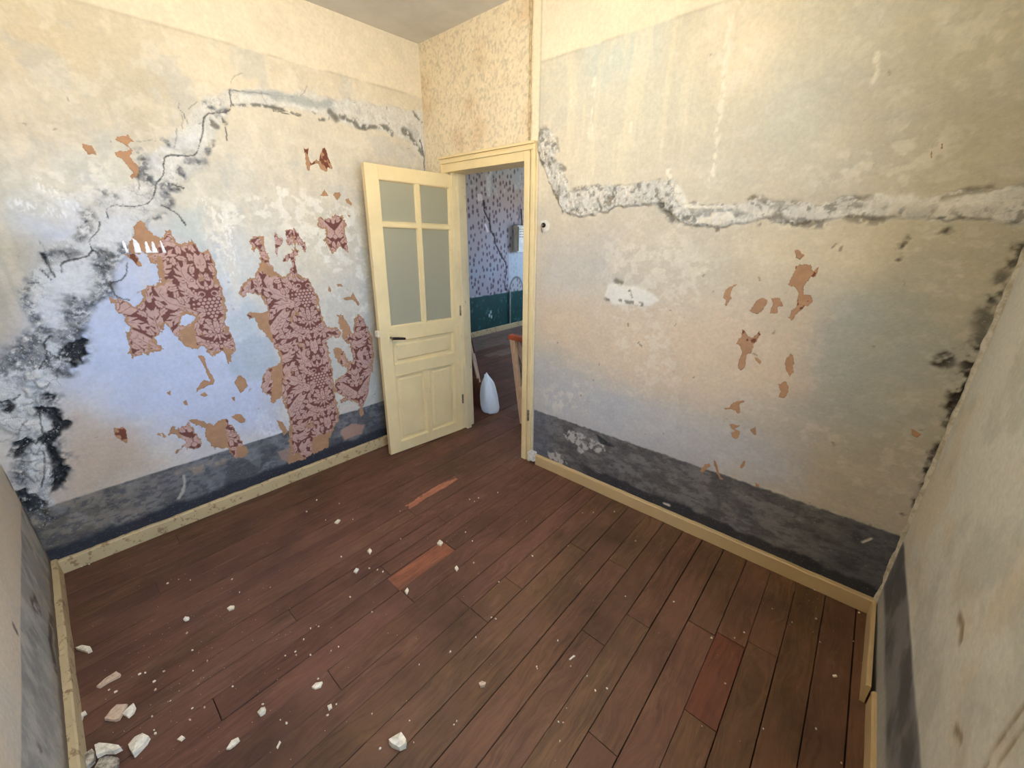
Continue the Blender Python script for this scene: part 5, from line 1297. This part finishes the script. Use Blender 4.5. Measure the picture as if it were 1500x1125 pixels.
tiny_px = [(304, 968), (205, 988), (213, 986), (283, 983), (228, 1011), (226, 999), (250, 1027), (282, 1038), (223, 1050), (226, 1070), (279, 1055), (282, 953), (274, 928), (340, 849), (351, 868), (341, 1006), (396, 861), (411, 1055), (545, 1046), (480, 1048), (493, 1032), (466, 995), (449, 750), (464, 733), (497, 738), (477, 762), (517, 761), (586, 749), (587, 790),
           (500, 816), (553, 835), (561, 838), (541, 833), (513, 875), (545, 897), (496, 948), (485, 954), (433, 955), (455, 960), (418, 961), (434, 960), (445, 937), (467, 918), (455, 921), (682, 780), (692, 793), (771, 764), (694, 825), (659, 956), (614, 974), (701, 730), (688, 732), (695, 735), (729, 722), (853, 752), (869, 751), (900, 750), (780, 815), (832, 800), (731, 853), (726, 907), (720, 905), (697, 934),
           (660, 955), (787, 980), (786, 977), (836, 977), (860, 991), (872, 1012), (889, 1009), (830, 1038), (818, 1058), (825, 1059), (820, 1086), (817, 939), (665, 1062), (669, 1057), (916, 874), (931, 793), (1076, 935), (1090, 927), (1042, 935), (1160, 912), (1195, 907), (1201, 941), (1193, 864), (1196, 862), (1118, 1068), (1028, 1064), (1195, 1068), (1232, 1118), (987, 882), (1131, 892), (1258, 898), (1250, 940), (118, 1092), (240, 984), (170, 1014), (160, 1011), (228, 1075), (1062, 1002), (420, 1060), (300, 1037), (385, 1032), (600, 1056), (557, 1097), (606, 1088), (246, 855), (262, 849), (279, 850), (120, 830), (131, 827)]
tm = [chip_mesh('plaster_crumb', .011, .008, .005, 100 + i, M_WHITEPL if i % 4 else M_TANPL) for i in range(6)]
for i, q in enumerate(tiny_px):
    p = floor_pt(*q); o = bpy.data.objects.new('plaster_crumb', tm[i % 6]); COL.objects.link(o)
    d_ = math.hypot(p[0], p[1]); s_ = rg.uniform(.5, .95) * (0.7 + 0.22 * d_)
    o.location = (p[0], p[1], 0.001); o.rotation_euler = (0, 0, rg.uniform(0, 6)); o.scale = (s_, s_, s_)
    where = ('beside the left baseboard and its debris heap' if q[0] < 260 and q[1] > 900 else 'along the foot of the left wall' if q[1] < 860 and q[0] < 300 else 'in front of the open door' if q[1] < 780 and q[0] < 620 else
             'around the orange board in mid floor' if 480 < q[0] < 720 and q[1] < 880 else 'on the worn boards at the right, below the doorway wall' if q[0] > 720 and q[1] < 930 else 'in the right foreground near the loose baseboard' if q[0] > 1000 else
             'in the middle foreground' if q[0] > 600 else 'in the left foreground among dust')
    tag(o, 'tiny pale plaster crumb ' + where, 'plaster crumb', 'tiny plaster crumbs ' + where)
# dust too fine to count
v = []; f = []
for _ in range(420):
    r_ = rg.random()
    if r_ < .35: x, y = rg.gauss(-1.7, .35), rg.gauss(-.02, .18)
    elif r_ < .6: x, y = rg.gauss(-1.5, .3), rg.gauss(1.25, .3)
    elif r_ < .7: x, y = rg.gauss(0.1, .15), rg.gauss(1.92, .07)
    else: x, y = rg.uniform(-2.6, .3), rg.uniform(-.2, 2.0)
    if not (-2.68 < x < .33 and -.30 < y < 2.04): continue
    s_ = rg.uniform(.0008, .002); n_ = len(v)
    v += [(x - s_, y - s_ * .6, .001), (x + s_, y - s_ * .4, .001), (x + s_ * .2, y + s_, .001), (x, y, .001 + s_)]
    f += [(n_, n_ + 2, n_ + 1), (n_, n_ + 1, n_ + 3), (n_ + 1, n_ + 2, n_ + 3), (n_ + 2, n_, n_ + 3)]
o = mesh_obj('plaster_dust', v, f, M_TANPL); tag(o, 'fine pale plaster grit strewn over the floor boards', 'dust', kind='stuff')

# unseen bulb added to light the room from the ceiling, above the picture
pb = empty('added_pendant', (-1.3, 0.8, H_ROOM)); tag(pb, 'unseen bulb on a short cord, added to light the room', 'lamp')
part(MB().tube([(-1.3, 0.8, H_ROOM), (-1.3, 0.8, 2.60)], .004, 8), 'cord', M_BLACK, pb, 0)
part(MB().tube([(-1.3, 0.8, 2.61), (-1.3, 0.8, 2.55)], .018, 12), 'socket', M_PLASTIC, pb, 0)
